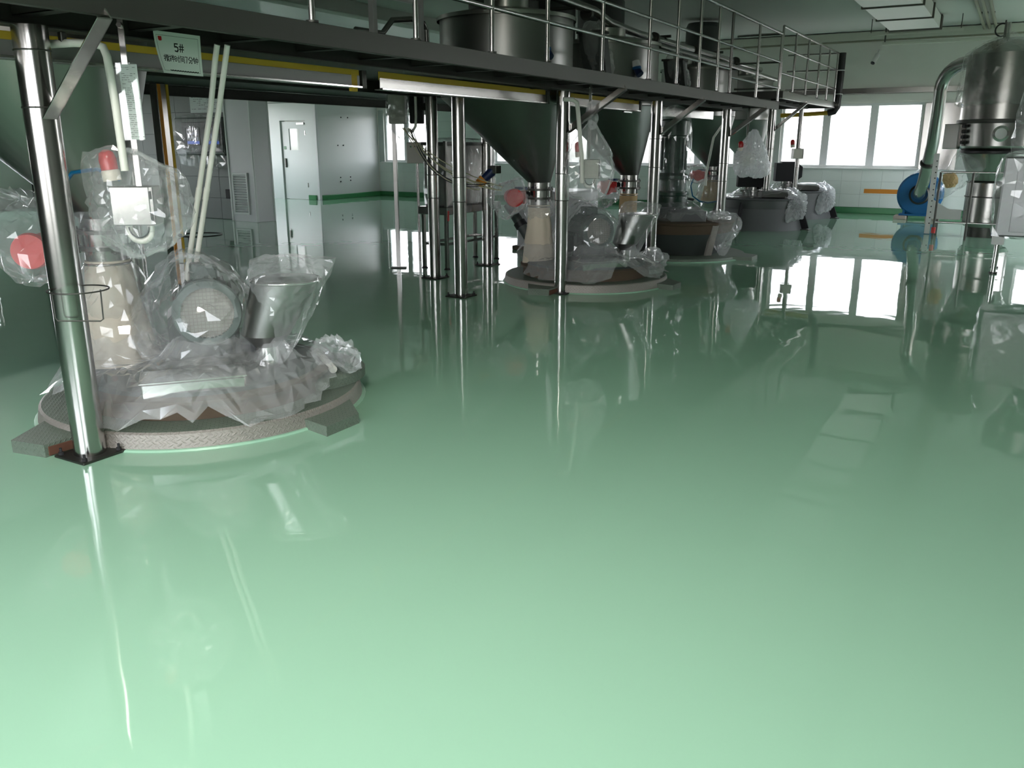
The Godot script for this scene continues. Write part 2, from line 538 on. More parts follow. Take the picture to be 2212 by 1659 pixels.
const ZB := -22.0
func build_room() -> void:
	var f := struct("floor", "glossy pale green epoxy floor mirroring the machines")
	part(f, "floor_coat", Geo.new().box(Vector3(-8.4, -0.15, -9.7), Vector3(27.6, 0.3, 25.2), Basis(), 0.0), M.epoxy)
	# back wall with four windows
	var holes := [[-17.35, -15.7, 1.05, 2.5], [-13.3, -10.3, 1.05, 2.5], [-9.2, -6.2, 1.05, 2.5], [-5.12, -1.98, 1.05, 2.5], [0.25, 3.4, 1.05, 2.5]]
	var wb := struct("wall_back", "pale green tiled wall with windows behind the machines")
	part(wb, "wall_body", wall_geo(true, ZB - 0.12, -22.2, 5.4, 0.0, 4.06, holes, 0.24), M.wall)
	part(wb, "grout_bed", wall_geo(true, ZB + 0.002, -17.55, 5.0, 0.12, 2.6, [[-17.35, -15.7, 1.0, 2.61], [-13.3, -10.3, 1.0, 2.61], [-9.2, -6.2, 1.0, 2.61], [-5.12, -1.2, 1.0, 2.61], [0.25, 3.4, 1.0, 2.61]], 0.004), M.grout)
	var tg := Geo.new().box(Vector3.ZERO, Vector3(0.446, 0.296, 0.01), Basis(), 0.002).mesh()
	var rng := RandomNumberGenerator.new()
	rng.seed = 4
	for r in 8:
		for c in 40:
			var x := -17.32 + 0.45 * c
			var y := 0.29 + 0.3 * r
			var blocked := false
			for h in holes:
				if y > 0.95 and x > h[0] - 0.3 and x < h[1] + 0.3:
					blocked = true
			if (y > 0.95 and x > -2.2 and x < -1.0) or (y > 0.95 and (x < -15.8 or (x > -10.4 and x < -9) or x > -0.9)):
				blocked = true
			if not blocked and x < 0.8:
				piece(wb, "tile", tg, M.tile if rng.randf() < 0.6 else M.tile2, Vector3(x, y, ZB + 0.007))
	var k := 0
	for h in holes:
		window(true, ZB - 0.1, h, 2 if k == 0 else 3, ["window at the corner beside the white panel wall", "window seen behind the wrapped steel cart", "window behind the green gearbox", "bright window above the orange tape strip", "window behind the dryer"][k])
		k += 1
	var lintel := struct("trim_1", "pale band running above the windows")
	part(lintel, "band", Geo.new().box(Vector3(-2.4, 2.62, ZB + 0.02), Vector3(6.0, 0.16, 0.04)), M.wall)
	part(lintel, "steel_strip", Geo.new().box(Vector3(-2.4, 2.77, ZB + 0.03), Vector3(6.0, 0.12, 0.06)), M.steel)
	var cl := struct("trim_2", "cream cable trunking under the ceiling of the back wall")
	part(cl, "trunking", Geo.new().box(Vector3(-3.0, 3.95, ZB + 0.06), Vector3(16.0, 0.17, 0.12)), M.beam_cream)
	part(cl, "lower_lip", Geo.new().box(Vector3(-3.0, 3.845, ZB + 0.03), Vector3(16.0, 0.03, 0.06)), M.olive_pipe)
	part(self, "steel_cladding", Geo.new().box(Vector3(-1.58, 1.75, ZB + 0.028), Vector3(0.75, 1.45, 0.03)), M.steel)
	tag(get_child(get_child_count() - 1), "flat stainless sheet covering the wall beside the bright window", "wall sheet")
	# green coved skirting
	for e in [["baseboard_back", Vector3(-6.0, 0.07, ZB + 0.03), Vector3(23.2, 0.14, 0.06)], ["baseboard_side", Vector3(-17.56, 0.07, -20.6), Vector3(0.06, 0.14, 2.7)], ["baseboard_door", Vector3(-17.85, 0.07, -19.18), Vector3(0.3, 0.14, 0.06)]]:
		var b := struct(e[0], "dark green skirting along the foot of the wall")
		part(b, "skirting", Geo.new().box(e[1], e[2], Basis(), 0.012), M.epoxy_curb)
	# white sandwich panel walls of the inner rooms
	var wp := struct("wall_panel", "white sandwich panel wall lit by the corner window")
	part(wp, "wall_body", Geo.new().box(Vector3(-17.7, 2.03, -20.6), Vector3(0.2, 4.06, 2.82), Basis(), 0.0), M.panel)
	part(wp, "corner_post", Geo.new().box(Vector3(-17.58, 2.03, -19.2), Vector3(0.09, 4.06, 0.09), Basis(), 0.01), M.white_panel)
	var bolts := Geo.new()
	for p in [[-20.1, 1.55], [-20.35, 1.55], [-20.15, 0.62], [-20.6, 0.62], [-20.15, 0.5], [-20.6, 0.52], [-20.3, 2.35], [-20.6, 2.35]]:
		bolts.cyl(Vector3(-17.6, p[1], p[0]), Vector3(-17.58, p[1], p[0]), 0.018, -1, 8)
	part(wp, "bolt_heads", bolts, M.black_matt)
	var wd := struct("wall_door", "white panel wall with the glazed door")
	part(wd, "wall_body", wall_geo(true, -19.3, -22.0, -17.62, 0.0, 4.06, [[-19.0, -18.0, 0.0, 2.25]], 0.2), M.panel)
	part(wd, "head_seam", Geo.new().box(Vector3(-19.0, 2.75, -19.195), Vector3(3.0, 0.03, 0.012), Basis(), 0.0), M.panel_seam)
	var dr := struct("door_1", "white door with a narrow bright window pane")
	part(dr, "leaf", wall_geo(true, -19.27, -18.97, -18.03, 0.01, 2.22, [[-18.7, -18.3, 1.42, 2.02]], 0.05), M.panel)
	part(dr, "vision_pane", Geo.new().box(Vector3(-18.5, 1.72, -19.27), Vector3(0.4, 0.6, 0.012), Basis(), 0.0), M.glass)
	part(dr, "closer", Geo.new().box(Vector3(-18.2, 2.16, -19.215), Vector3(0.28, 0.06, 0.05)), M.steel)
	part(dr, "handle", Geo.new().box(Vector3(-18.88, 1.05, -19.225), Vector3(0.05, 0.26, 0.04)), M.dull_steel)
	part(dr, "hinge", Geo.new().box(Vector3(-18.05, 0.42, -19.235), Vector3(0.03, 0.13, 0.03)), M.steel)
	part(dr, "hinge", Geo.new().box(Vector3(-18.05, 1.9, -19.235), Vector3(0.03, 0.13, 0.03)), M.steel)
	part(dr, "push_sign", Geo.new().box(Vector3(-18.88, 1.48, -19.24), Vector3(0.09, 0.09, 0.006)), M.epoxy_curb)
	# outer shell
	var wl := struct("wall_left")
	part(wl, "wall_body", wall_geo(false, -22.1, -22.2, 2.8, 0.0, 4.06, [[-12.0, -7.4, 1.0, 2.9], [-18.6, -14.2, 1.0, 2.9], [-21.0, -19.8, 1.0, 2.6]], 0.2), M.wall)
	var wr := struct("wall_right")
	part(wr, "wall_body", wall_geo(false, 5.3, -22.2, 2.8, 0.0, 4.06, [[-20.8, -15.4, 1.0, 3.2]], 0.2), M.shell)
	window(false, 5.3, [-20.8, -15.4, 1.0, 3.2], 4, "window in the side wall beyond the dryer")
	var fh := [[-5.2, -1.9, 0.9, 3.0], [-1.1, 2.2, 0.9, 3.0]]
	var wf := struct("wall_front")
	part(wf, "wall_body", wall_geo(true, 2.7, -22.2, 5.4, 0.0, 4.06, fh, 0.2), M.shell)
	for h in fh:
		window(true, 2.7, h, 3, "window in the wall that faces the machines")
	for h in [[-12.0, -7.4, 1.0, 2.9], [-18.6, -14.2, 1.0, 2.9]]:
		window(false, -22.1, h, 4, "window in the far side wall")
	window(false, -22.1, [-21.0, -19.8, 1.0, 2.6], 1, "window of the room behind the door")
	# dim tiled partition with the operator panel, and the white duct beside it
	var pt := struct("wall_partition", "dark tiled partition carrying the operator panel")
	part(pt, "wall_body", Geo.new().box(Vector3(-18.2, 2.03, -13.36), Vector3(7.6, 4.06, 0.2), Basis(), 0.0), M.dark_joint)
	var dt := Geo.new().box(Vector3.ZERO, Vector3(0.594, 0.444, 0.012), Basis(), 0.002).mesh()
	for r in 9:
		for c in 12:
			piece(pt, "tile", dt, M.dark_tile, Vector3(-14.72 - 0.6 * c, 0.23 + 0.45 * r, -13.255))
	# ceilings
	var ce := struct("ceiling", "ceiling of white panels over the machines and dark slab over the aisle")
	part(ce, "slab", Geo.new().box(Vector3(-2.8, 4.16, -9.7), Vector3(16.4, 0.2, 25.2), Basis(), 0.0), M.ceiling)
	part(ce, "slab_joint_bed", Geo.new().box(Vector3(-16.6, 4.17, -9.7), Vector3(11.2, 0.2, 25.2), Basis(), 0.0), M.panel_seam)
	for i in 10:
		part(ce, "ceiling_panel", Geo.new().box(Vector3(-11.55 - 1.05 * i, 4.075, -9.7), Vector3(1.035, 0.03, 25.0), Basis(), 0.004), M.ceiling_panel)
	part(ce, "edge_beam", Geo.new().box(Vector3(-10.85, 3.98, -9.7), Vector3(0.3, 0.3, 24.6), Basis(), 0.01), M.ceiling)

# ---------------------------------------------------------------- steel mezzanine
func steel_column(parent: Node3D, x: float, z: float, top: float, rings: Array, sleeve: bool, r := 0.075) -> void:
	var c := part(parent, "column", Geo.new().cyl(Vector3(x, 0.012, z), Vector3(x, top, z), r, -1, 36), M.steel)
	for y in rings:
		part(c, "weld_ring", Geo.new().ring(Vector3(x, y, z), Vector3.UP, r, 0.0045, 36, 6), M.dull_steel)
	if sleeve:
		part(c, "polished_sleeve", Geo.new().cyl(Vector3(x, rings[1] + 0.004, z), Vector3(x, rings[0] - 0.004, z), r + 0.002, -1, 36, false), M.bright_steel)
	var bp := part(c, "base_plate", Geo.new().box(Vector3(x, 0.007, z), Vector3(0.25, 0.014, 0.25), Basis(), 0.003), M.dull_steel)
	for sx in [-1, 1]:
		for sz in [-1, 1]:
			var bolt := Geo.new()
			bolt.cyl(Vector3(x + 0.1 * sx, 0.013, z + 0.1 * sz), Vector3(x + 0.1 * sx, 0.028, z + 0.1 * sz), 0.015, -1, 6)
			bolt.cyl(Vector3(x + 0.1 * sx, 0.028, z + 0.1 * sz), Vector3(x + 0.1 * sx, 0.05, z + 0.1 * sz), 0.007, -1, 8)
			part(c, "anchor_bolt", bolt, M.black_matt)

func channel(g: Geo, a: Vector3, b: Vector3, h: float, fl: float, out: Vector3) -> void:
	# a C section: web at the outside, flanges turned inwards
	var d := (b - a).normalized()
	var m := (a + b) * 0.5
	var q := Basis(out, Vector3.UP, d)
	var l := a.distance_to(b)
	g.box(m, Vector3(0.008, h, l), q, 0.002)
	for s in [-1.0, 1.0]:
		g.box(m - out * (fl / 2) + Vector3.UP * s * (h / 2 - 0.005), Vector3(fl, 0.009, l), q, 0.002)

func railing(p: Node3D, posts: Array, deck: float, heights: Array, x: float) -> void:
	for z in posts:
		var g := Geo.new().cyl(Vector3(x, deck, z), Vector3(x, deck + heights[-1], z), 0.019, -1, 14)
		var po := part(p, "rail_post", g, M.steel)
		part(po, "foot_flange", Geo.new().cyl(Vector3(x, deck, z), Vector3(x, deck + 0.012, z), 0.036, -1, 14), M.dull_steel)
	for h in heights:
		part(p, "rail", Geo.new().cyl(Vector3(x, deck + h, posts[0]), Vector3(x, deck + h, posts[-1]), 0.017 if h < heights[-1] else 0.021, -1, 12), M.steel)

func build_platforms() -> void:
	var p := thing("mezzanine_platform", "long low stainless mezzanine on round columns with pipe railing", "platform")
	var top := 2.26
	var zf := 2.5
	var ze := -14.98
	var g := Geo.new()
	channel(g, Vector3(-3.55, top - 0.06, zf), Vector3(-3.55, top - 0.06, ze), 0.12, 0.05, Vector3.RIGHT)
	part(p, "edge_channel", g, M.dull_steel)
	g = Geo.new()
	g.box(Vector3(-4.15, 2.19, (zf + ze) / 2), Vector3(0.012, 0.12, zf - ze), Basis(), 0.002)
	for y in [2.135, 2.245]:
		g.box(Vector3(-4.15, y, (zf + ze) / 2), Vector3(0.11, 0.01, zf - ze), Basis(), 0.002)
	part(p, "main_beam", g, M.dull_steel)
	g = Geo.new()
	channel(g, Vector3(-6.15, 2.19, zf), Vector3(-6.15, 2.19, ze), 0.12, 0.06, Vector3.RIGHT)
	part(p, "rear_beam", g, M.dull_steel)
	g = Geo.new()
	channel(g, Vector3(-8.6, 2.19, zf), Vector3(-8.6, 2.19, ze), 0.12, 0.05, Vector3.LEFT)
	part(p, "rear_edge_channel", g, M.dull_steel)
	var z := zf - 0.1
	while z > ze:
		part(p, "joist", Geo.new().angle_bar(Vector3(-4.14, 2.21, z), Vector3(-3.56, 2.21, z), 0.075, 0.006, Vector3.UP), M.dull_steel)
		z -= 0.62
	# deck plates, leaving wells for the hoppers
	var wells := [-3.1, -8.83, -11.6]
	g = Geo.new().box(Vector3(-3.9, top - 0.003, (zf + ze) / 2), Vector3(0.68, 0.006, zf - ze - 0.02), Basis(), 0.0)
	part(p, "deck_plate", g, M.dull_steel)
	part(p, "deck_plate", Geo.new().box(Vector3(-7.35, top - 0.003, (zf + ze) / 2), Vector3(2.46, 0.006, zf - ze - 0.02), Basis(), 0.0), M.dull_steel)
	var zs := zf
	for w in wells + [ze - 0.86]:
		var a: float = zs
		var b: float = w + 0.86
		if a - b > 0.05:
			part(p, "deck_plate", Geo.new().box(Vector3(-5.18, top - 0.003, (a + b) / 2), Vector3(1.86, 0.006, a - b - 0.01), Basis(), 0.0), M.dull_steel)
			part(p, "cross_beam", Geo.new().box(Vector3(-5.15, 2.19, b + 0.03), Vector3(1.95, 0.12, 0.05), Basis(), 0.003), M.dull_steel)
		zs = w - 0.86
	steel_column(p, -4.08, -2.56, 2.13, [1.765, 2.02], false, 0.079)
	steel_column(p, -4.22, -8.39, 2.13, [1.29, 1.01], true, 0.073)
	steel_column(p, -4.15, -10.95, 2.13, [1.66, 1.3], false)
	steel_column(p, -4.15, -14.1, 2.13, [1.29, 1.01], false)
	steel_column(p, -5.05, -7.64, 2.13, [1.26, 1.01], true, 0.071)
	steel_column(p, -6.05, -8.58, 2.13, [1.24, 0.97], true, 0.07)
	steel_column(p, -6.1, -4.45, 2.13, [1.6, 1.2], false)
	steel_column(p, -6.1, -9.9, 2.13, [1.6, 1.2], false)
	steel_column(p, -6.1, -15.0, 2.13, [1.6, 1.2], false)
	for b in [[-4.08, -2.56], [-4.22, -8.39], [-4.15, -10.95], [-4.15, -14.1]]:
		part(p, "brace", Geo.new().angle_bar(Vector3(b[0] + 0.055, 1.74, b[1] + 0.01), Vector3(-3.53, 2.15, b[1] + 0.01), 0.075, 0.007, Vector3.BACK), M.steel)
	railing(p, [2.3, 0.7, -0.9, -2.4, -3.92, -4.91, -5.88, -6.78, -7.9, -9.12, -10.0, -10.8, -11.55, -12.15], top, [0.32, 0.62, 1.05], -3.57)
	railing(p, [-12.15, -13.55, -14.93], top, [0.22, 0.62, 1.05], -3.57)
	for h in [0.22, 0.62, 1.05]:
		part(p, "rail", Geo.new().cyl(Vector3(-3.57, top + h, -14.93), Vector3(-4.3, top + h, -14.93), 0.017, -1, 12), M.steel)
	# sheet-metal skirt hung under the far end
	part(p, "soffit_sheet", Geo.new().box(Vector3(-4.62, 2.06, -12.9), Vector3(0.03, 0.13, 3.9), Basis(), 0.003), M.bright_steel)

	var r := thing("mezzanine_platform", "short raised mezzanine end nearest the window with pipe railing", "platform")
	var t2 := 2.45
	g = Geo.new()
	channel(g, Vector3(-3.55, t2 - 0.06, -15.2), Vector3(-3.55, t2 - 0.06, -20.0), 0.12, 0.05, Vector3.RIGHT)
	part(r, "edge_channel", g, M.steel)
	g = Geo.new()
	channel(g, Vector3(-8.5, t2 - 0.06, -15.2), Vector3(-8.5, t2 - 0.06, -20.0), 0.12, 0.05, Vector3.LEFT)
	part(r, "edge_channel", g, M.dull_steel)
	for zz in [-15.23, -19.97]:
		part(r, "end_beam", Geo.new().box(Vector3(-6.0, t2 - 0.06, zz), Vector3(4.9, 0.12, 0.05), Basis(), 0.003), M.dull_steel)
	part(r, "main_beam", Geo.new().box(Vector3(-4.15, t2 - 0.07, -17.6), Vector3(0.1, 0.12, 4.7), Basis(), 0.003), M.dull_steel)
	part(r, "deck_plate", Geo.new().box(Vector3(-4.0, t2 - 0.003, -17.6), Vector3(0.85, 0.006, 4.7), Basis(), 0.0), M.dull_steel)
	part(r, "deck_plate", Geo.new().box(Vector3(-7.5, t2 - 0.003, -17.6), Vector3(1.9, 0.006, 4.7), Basis(), 0.0), M.dull_steel)
	z = -15.5
	while z > -19.9:
		part(r, "joist", Geo.new().angle_bar(Vector3(-4.11, t2 - 0.05, z), Vector3(-3.57, t2 - 0.05, z), 0.06, 0.006, Vector3.UP), M.dull_steel)
		z -= 0.6
	steel_column(r, -4.15, -17.05, t2 - 0.13, [1.5, 1.1], false)
	steel_column(r, -4.15, -19.6, t2 - 0.13, [1.5, 1.1], false, 0.05)
	steel_column(r, -7.0, -17.05, t2 - 0.006, [1.5, 1.1], false)
	part(r, "brace", Geo.new().angle_bar(Vector3(-4.1, 1.85, -17.04), Vector3(-3.53, t2 - 0.11, -17.04), 0.06, 0.006, Vector3.BACK), M.steel)
	railing(r, [-15.0, -15.95, -17.0, -18.05, -19.0, -19.9], t2, [0.27, 0.65, 0.98], -3.57)
	for h in [0.27, 0.65, 0.98]:
		part(r, "rail", Geo.new().cyl(Vector3(-3.57, t2 + h, -19.9), Vector3(-4.6, t2 + h, -19.9), 0.017, -1, 12), M.steel)

	# wrapped downpipe and yellow-taped run at the end of the raised deck
	var dp := thing("wrapped_downpipe", "dark wrapped pipe hanging at the end of the raised mezzanine", "pipe")
	part(dp, "pipe", Geo.new().tube([Vector3(-3.52, 3.45, -20.1), Vector3(-3.52, 2.9, -20.1), Vector3(-3.53, 2.35, -20.1), Vector3(-3.58, 2.27, -20.1), Vector3(-3.7, 2.24, -20.1)], 0.075, 12), M.black)
	part(dp, "pipe_bracket", Geo.new().box(Vector3(-3.54, 2.4, -20.03), Vector3(0.12, 0.05, 0.06)), M.dull_steel)
	part(dp, "taped_run", Geo.new().tube([Vector3(-3.7, 2.24, -20.1), Vector3(-4.1, 2.22, -20.1), Vector3(-4.7, 2.2, -20.1)], 0.045, 12), M.yellow)
	for y in [2.62, 3.1]:
		part(dp, "strap", Geo.new().ring(Vector3(-3.52, y, -20.1), Vector3.UP, 0.074, 0.01, 16, 6), M.white_paint)

	# cable tray whose upper edge is masked with yellow tape
	for s in [[0.9, -5.26, "long grey cable tray edged with yellow tape under the mezzanine"], [-5.5, -8.25, "film-wrapped steel cable tray edged with yellow tape beside hopper"], [-8.55, -10.85, "short steel cable tray with brown tape behind the bagged control box"]]:
		var t := thing("cable_tray", s[2], "cable tray")
		var zc: float = (s[0] + s[1]) / 2
		var l: float = s[0] - s[1]
		var shiny: bool = s[0] < 0
		part(t, "tray_side", Geo.new().box(Vector3(-4.36, 2.045, zc), Vector3(0.008, 0.09, l), Basis(), 0.001), M.tank_steel if shiny else M.tray)
		part(t, "tray_floor", Geo.new().box(Vector3(-4.385, 2.003, zc), Vector3(0.05, 0.008, l), Basis(), 0.001), M.tray)
		part(t, "bottom_lip", Geo.new().box(Vector3(-4.345, 2.008, zc), Vector3(0.03, 0.014, l), Basis(), 0.002), M.bright_steel)
		part(t, "yellow_tape", Geo.new().box(Vector3(-4.365, 2.105, zc), Vector3(0.012, 0.05 if not shiny else 0.062, l), Basis(), 0.002), M.yellow)
		if s[0] > 0:
			part(t, "tape_wrap", Geo.new().box(Vector3(-4.37, 2.05, s[1] + 0.06), Vector3(0.03, 0.15, 0.07), Basis(), 0.004), M.yellow)
		part(t, "hanger", Geo.new().box(Vector3(-4.37, 2.065, s[1] - 0.05), Vector3(0.045, 0.13, 0.05), Basis(), 0.003), M.dull_steel)

# ---------------------------------------------------------------- hoppers
const OFF := Vector3(-0.30, 0, 0.25)
func hopper(o: Vector3, top: float, label: String, r := 0.75, neck := 1.16, lid := true) -> Node3D:
	var h := thing("storage_hopper", label, "hopper", o, "hoppers hung through the mezzanine")
	var c := Vector3(OFF.x, 0, OFF.z)
	var sh := Geo.new()
	sh.skew(Vector3(0, neck, 0), 0.135, c + Vector3.UP * 2.1, r)
	sh.skew(c + Vector3.UP * 2.1, r, c + Vector3.UP * top, r)
	part(h, "shell", sh, M.hopper_steel)
	part(h, "girth_seam", Geo.new().ring(c + Vector3.UP * 2.1, Vector3.UP, r, 0.006, 48, 6), M.dull_steel)
	if lid:
		var ld := Geo.new().lathe([Vector2(r + 0.03, top - 0.02), Vector2(r + 0.03, top + 0.02), Vector2(r * 0.8, top + 0.06), Vector2(0.25, top + 0.12), Vector2(0.25, top + 0.22), Vector2(0, top + 0.22)], c, Basis(), 40)
		part(h, "lid", ld, M.tank_steel)
	part(h, "outlet_neck", Geo.new().cyl(Vector3(0, 1.08, 0), Vector3(0, neck, 0), 0.135, -1, 28), M.steel)
	var v := part(h, "butterfly_valve", Geo.new().cyl(Vector3(0, 0.985, 0), Vector3(0, 1.075, 0), 0.142, -1, 28), M.bright_steel)
	for y in [0.98, 1.08]:
		part(v, "clamp_ring", Geo.new().cyl(Vector3(0, y - 0.012, 0), Vector3(0, y + 0.012, 0), 0.168, -1, 28), M.dull_steel)
	for k in 6:
		var a := TAU * k / 6 + 0.3
		part(v, "tie_bolt", Geo.new().cyl(Vector3(cos(a) * 0.157, 0.945, sin(a) * 0.157), Vector3(cos(a) * 0.157, 1.11, sin(a) * 0.157), 0.008, -1, 8), M.dull_steel)
	part(h, "outlet_spigot", Geo.new().cyl(Vector3(0, 0.9, 0), Vector3(0, 0.97, 0), 0.125, -1, 28), M.steel)
	return h

# red pneumatic drive with a steel arm to the valve
func actuator(h: Node3D, d: Vector3, covered: bool) -> void:
	var a := Vector3(0, 1.03, 0) + d * 0.17
	var b := Vector3(0, 1.0, 0) + d * 0.40
	var ax := Vector3(0.64, 0, 0.77)
	var act := part(h, "valve_actuator", Geo.new().cyl(a, b, 0.035, -1, 14), M.black)
	part(act, "red_cylinder", Geo.new().cyl(b - ax * 0.16, b + ax * 0.1, 0.085, -1, 28), M.red)
	part(act, "red_end_cap", Geo.new().cyl(b + ax * 0.1, b + ax * 0.135, 0.106, 0.098, 32), M.red)
	part(act, "red_body", Geo.new().box(b - d * 0.09, Vector3(0.14, 0.15, 0.14), Basis(Vector3.UP, 0.7), 0.01), M.red)
	part(act, "bracket", Geo.new().box(b - d * 0.12 + Vector3.UP * 0.1, Vector3(0.12, 0.03, 0.1)), M.navy)

# sagging bag or sheet round a cloud of balls [centre, radius]
var crease := FastNoiseLite.new()
func bag(balls: Array, seed_: int, amp: float, nt := 72, nv := 40, tie := 0.0) -> Geo:
	crease.seed = seed_
	crease.noise_type = FastNoiseLite.TYPE_SIMPLEX
	crease.fractal_type = FastNoiseLite.FRACTAL_RIDGED
	crease.fractal_octaves = 3
	crease.frequency = 1.0
	var c := Vector3.ZERO
	for b in balls:
		c += b[0]
	c /= balls.size()
	var dirs := []
	var sup := []
	for i in 240:
		var y := 1.0 - 2.0 * (i + 0.5) / 240.0
		var t := i * 2.399963
		var d := Vector3(sqrt(1 - y * y) * cos(t), y, sqrt(1 - y * y) * sin(t))
		var s := -1e9
		for b in balls:
			s = maxf(s, (b[0] - c).dot(d) + b[1])
		dirs.append(d)
		sup.append(s)
	var rng := RandomNumberGenerator.new()
	rng.seed = seed_
	nt = nt / 2
	nv = nv / 2
	var fold := []
	for j in nt:
		fold.append(rng.randf_range(-1.0, 1.0))
	var rows := []
	for i in nv + 1:
		var row := []
		for j in nt:
			var a := PI * (0.004 + 0.992 * (i + (rng.randf_range(-0.35, 0.35) if i > 0 and i < nv else 0.0)) / nv)
			var t := TAU * (j + rng.randf_range(-0.35, 0.35)) / nt
			var d := Vector3(sin(a) * cos(t), cos(a), sin(a) * sin(t))
			var r := 1e9
			for k in 240:
				var q: float = d.dot(dirs[k])
				if q > 0.12:
					r = minf(r, sup[k] / q)
			var p := c + d * r
			var f := crease.get_noise_3d(p.x * 3.2, p.y * 1.7, p.z * 3.2)
			row.append(c + d * (r * (1.0 + amp * 0.25) + amp * (0.30 * f + 0.16 * fold[j] + 0.14 * rng.randf_range(-1, 1))))
		rows.append(row)
	return Geo.new().facets(rows)

# film lying over things: y is the highest of sloping tents, the rim ragged
func drape(c: Vector3, tents: Array, base: float, rad: Callable, seed_: int, amp: float, nt := 96, nr := 44, r_in := 0.0) -> Geo:
	crease.seed = seed_
	crease.noise_type = FastNoiseLite.TYPE_SIMPLEX
	crease.fractal_type = FastNoiseLite.FRACTAL_RIDGED
	crease.fractal_octaves = 3
	crease.frequency = 1.0
	var rng := RandomNumberGenerator.new()
	rng.seed = seed_
	nt = nt * 2 / 3
	nr = nr / 2
	var rows := []
	for i in nr + 1:
		var row := []
		for j in nt:
			var t := TAU * j / nt
			var rag: float = crease.get_noise_2d(cos(t) * 2.3, sin(t) * 2.3)
			var R: float = rad.call(t) * (1.0 + 0.09 * rag)
			var rr := lerpf(r_in, R, float(i) / nr)
			var x := cos(t) * rr
			var z := sin(t) * rr
			var y := base
			for e in tents:
				var d := Vector2(x - e[0], z - e[1]).length()
				y = maxf(y, minf(e[2], e[2] - (d - e[3]) * e[4]))
			var f := crease.get_noise_3d(x * 2.2, y * 2.0, z * 2.2) * 0.7 + crease.get_noise_3d(x * 6.5, y * 4.0, z * 6.5) * 0.3
			var jx := rng.randf_range(-0.012, 0.012)
			var jz := rng.randf_range(-0.012, 0.012)
			row.append(c + Vector3(x + amp * 0.4 * f + jx, y + amp * (0.5 * (f + 0.5) + 0.3 * rng.randf_range(0, 1)), z + amp * 0.4 * f + jz))
		rows.append(row)
	return Geo.new().facets(rows)

# pleated fabric sleeve between outlet and machine
func sleeve(o: Vector3, y1: float, y0: float, r1: float, r0: float, label: String, m: Material, seed_: int) -> Node3D:
	crease.seed = seed_
	crease.frequency = 1.0
	var rows := []
	for i in 25:
		var row := []
		var f := float(i) / 24
		for j in 56:
			var t := TAU * j / 56
			var w: float = 0.07 * sin(t * 9 + 1.2 * sin(f * 3)) + 0.22 * crease.get_noise_3d(cos(t) * 0.9, f * 1.1, sin(t) * 0.9)
			var r := lerpf(r1, r0, pow(f, 1.3)) * (1.0 + w * (0.25 + 0.75 * sin(PI * minf(1.0, f * 1.1))) * 0.6)
			row.append(Vector3(cos(t) * r, lerpf(y1, y0, f), sin(t) * r))
		rows.append(row)
	var s := thing("fabric_sleeve", label, "sleeve", o, "fabric sleeves under the hoppers")
	part(s, "sleeve_cloth", Geo.new().skin(rows, true), m)
	part(s, "hose_clamp", Geo.new().ring(Vector3(0, y1 - 0.02, 0), Vector3.UP, r1 + 0.004, 0.008, 36, 6), M.steel)
	return s

func sensor(h: Node3D, at: Vector3, n: Vector3, cap: Material) -> void:
	# knocker on the cone: blue body with a coloured end, on a steel foot
	var s := part(h, "cone_vibrator", Geo.new().cyl(at + n * 0.06, at + n * 0.2, 0.055, 0.045, 18), M.navy)
	part(s, "steel_foot", Geo.new().box(at + n * 0.03, Vector3(0.12, 0.09, 0.12)), M.steel)
	part(s, "end_cap", Geo.new().cyl(at + n * 0.2, at + n * 0.28, 0.062, 0.05, 18), cap)

